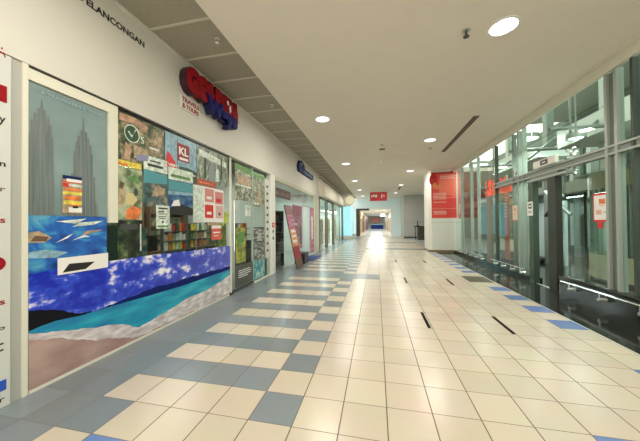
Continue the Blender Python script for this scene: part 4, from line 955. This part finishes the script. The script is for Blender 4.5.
# ------------------------------------------------------------ atrium behind the glass
def atrium():
    w = MB()
    w.box(9.6, 9.8, -5, 34, -3, 7.0)
    w.mi = 1
    for y in [k * 1.1 - 4 for k in range(20)]:
        w.box(9.45, 9.6, y, y + .45, 0, 6.5)
    w.mi = 2
    for y in [k * 1.1 - 3.45 for k in range(20)]:
        w.box(9.55, 9.6, y, y + .3, 0.5, 2.6); w.box(9.55, 9.6, y, y + .3, 3.5, 5.6)
    struct(w.build('wall_atrium', [mat('atrium_green', (.05, .09, .065), .5), mat('atrium_pale', (.26, .31, .27), .5), mat('atrium_white', (.55, .62, .58), .4)]))
    m = MB()
    m.box(8.6, 9.45, -5, 30, 3.05, 3.35); m.box(8.5, 8.62, -5, 30, 3.0, 3.5)
    struct(m.build('floor_gallery', mat('gallery_grey', (.34, .38, .32), .6)))
    for k, y in enumerate((4.4, 7.0, 9.4, 12.2, 15.4)):
        m = MB(); m.box(6.75, 7.0, y, y + .28, 0, 6.9)
        struct(m.build('column_%d' % (k + 1), steel_g if k % 2 else steel_w))
    struct(MB().box(4.62, 9.8, -5, 16, 6.9, 7.0).build('ceiling_atrium', mat('atrium_ceiling', (.35, .38, .33), .8)))
    m = MB()
    # sloping white soffit of the escalator above
    for y0 in (6.4, 11.4):
        m.prism([(6.0, y0, 4.15), (6.0, y0 + 3.9, 4.15), (6.0, y0 + 3.9, 4.75), (6.0, y0 + .9, 4.75)], (1.2, 0, 0))
    struct(m.build('trim_40', mat('white_soffit', (.55, .60, .55), .5)), 'white sloping soffits seen through the upper glass')
    m = MB()
    for y in (5.2, 8.2, 10.4, 13.0):
        m.cyl((5.2, y, 3.9), (6.6, y + .8, 4.9), .045); m.cyl((5.2, y + .2, 3.9), (5.2, y + .2, 6.9), .03)
        m.cyl((4.6, y, 4.2), (6.7, y, 4.2), .05)
    struct(m.build('trim_41', steel_g), 'steel braces of the lift shafts')
    struct(MB().box(4.6, 6.8, -5, 4.4, -.001, .06).build('trim_42', granite_v))
    m = MB(); m.cyl((5.1, 8.6, 2.45), (5.4, 9.9, 1.9), .05); m.cyl((5.6, 9.1, 1.9), (6.0, 11, 2.8), .05)
    struct(m.build('trim_43', steel_d))
    struct(MB().box(7.0, 7.1, 11.7, 16, 0.0, 2.5).build('wall_lobby', mat('lobby_pale', (.55, .66, .66), .5)), 'pale bluish wall seen through the lift doorway')
atrium()
def atrium_light(x, y, z, r, label):
    t = thing('atrium_lamp', label, 'ceiling light', (x, y, z), 'bright round lamps behind the glass wall')
    MB().cyl((x, y, z), (x, y, z + .10), r, r * .8, 28).build('lamp', mat('lamp_atrium', (.9, 1, .95), .4, emit=(.88, 1, .94), es=3.0), t)
    MB().ring((x, y), r, r + .05, z - .01, z + .12).build('rim', steel_w, t)
    MB().cyl((x, y, z + .1), (x, y, 6.9), .02, n=8).build('rod', steel_g, t)
    area('atrium_beam', (x, y, z - .03), r * 1.8, r * 1.8, 45, (.88, 1, .94), shape='DISK')
for (x, y, z, r, l) in ((5.6, 6.15, 5.0, .42, 'largest bright lamp behind the upper glass at the right edge'), (5.4, 11.0, 4.75, .38, 'bright lamp behind the upper glass near the double post'),
                        (5.2, 8.2, 3.92, .16, 'small lamp hanging low behind the glass above the lift display'), (5.3, 15.2, 4.7, .42, 'farthest bright lamp behind the glass near the pillar')):
    atrium_light(x, y, z, r, l)
area('atrium_fill', (7.2, 7, 6.8), 3.5, 18, 280, (.85, 1.0, .95))  # fill added under the closed atrium roof to brighten the view through the glass
area('lobby_fill', (5.7, 10, 2.95), 1.2, 5, 90, (.95, 1.0, .97))  # added fill for the space behind the lift doorway, no real panel
area('lobby_fill', (5.9, 5, 2.95), 1.2, 5, 45, (.93, 1.0, .96))  # weaker added fill behind the near glass, also without a panel

# red shop sign and striped board seen inside
t = thing('neon_sign', 'red script sign on a red band behind the glass near the pillar', 'sign', (4.55, 11.2, 2.7))
glr = mat('neon_red', (.60, .05, .03), .4, emit=(1.0, .12, .06), es=.45)
MB().box(4.50, 4.56, 10.15, 12.25, 2.76, 2.96).build('red_band', glr, t)
m = MB(); pts = []
for k in range(90):
    q = k / 89
    pts.append((4.49, 12.1 - 1.75 * q + .13 * math.sin(q * 34), 3.14 + .17 * math.cos(q * 34) * (1.35 - .7 * q) + .05 * math.sin(q * 9)))
for a, c in zip(pts, pts[1:]): m.cyl(a, c, .026, n=8)
m.build('script_stroke', glr, t)
t = thing('striped_board', 'red striped notice board standing inside below the red sign', 'board', (4.9, 11.0, .42))
m = MB(); m.box(4.78, 4.82, 10.95, 11.25, .3, 2.9); m.build('board', mat('board_red', (.45, .04, .03), .5), t)
for k in range(8): MB().box(4.772, 4.78, 10.97, 11.23, 1.9 + k * .12, 1.93 + k * .12).build('stripe', salm, t)
MB().box(4.76, 4.84, 10.85, 11.35, 0.0, .3).build('foot', dark, t)
t = thing('fire_cabinet', 'dark red cabinet seen through the lift doorway', 'cabinet', (6.7, 11.2, 0))
MB().box(6.6, 6.85, 11.66, 11.96, 1.60, 2.40, .01).build('upper_case', mat('cab_red', (.30, .02, .02), .4), t)
MB().box(6.6, 6.85, 11.66, 11.96, 0.0, .62, .01).build('lower_case', mat('cab_red', (.30, .02, .02), .4), t)
MB().box(6.78, 6.84, 11.78, 11.84, .62, 1.60).build('upright', steel, t)

# ------------------------------------------------------------ world, camera, view
w = bpy.data.worlds.new('World'); bpy.context.scene.world = w; w.use_nodes = True
bg = w.node_tree.nodes['Background']; bg.inputs[0].default_value = (1.0, 0.95, 0.86, 1); bg.inputs[1].default_value = 2.2
area('rear_fill', (-0.3, -4.6, 2.6), 6.0, 3.6, 700, (1.0, .96, .88), rot=(-PI / 2, 0, 0))  # added fill light behind the camera, no skylight is there

cam = bpy.data.cameras.new('Camera'); co = bpy.data.objects.new('Camera', cam); C.objects.link(co)
F = 261.3; cam.sensor_fit = 'HORIZONTAL'; cam.sensor_width = 36; cam.lens = F / 640 * 36
yaw, pit, rol = .213, .0106, -.0096
fwd = Vector((0, 1, 0)); 
Mx = Matrix.Rotation(yaw, 3, 'Z') @ Matrix.Rotation(pit, 3, 'X')
f = Mx @ Vector((0, 1, 0)); r0 = Mx @ Vector((1, 0, 0)); u0 = Mx @ Vector((0, 0, 1))
r = r0 * math.cos(rol) + u0 * math.sin(rol); u = -r0 * math.sin(rol) + u0 * math.cos(rol)
rot = Matrix((r, u, -f)).transposed()
co.matrix_world = Matrix.Translation((0, 0, 1.725)) @ rot.to_4x4()
cam.clip_start = 0.05; cam.clip_end = 200
bpy.context.scene.camera = co
vs = bpy.context.scene.view_settings
vs.view_transform = 'Standard'; vs.look = 'None'; vs.gamma = 1; vs.use_curve_mapping = False; vs.exposure = 0.38
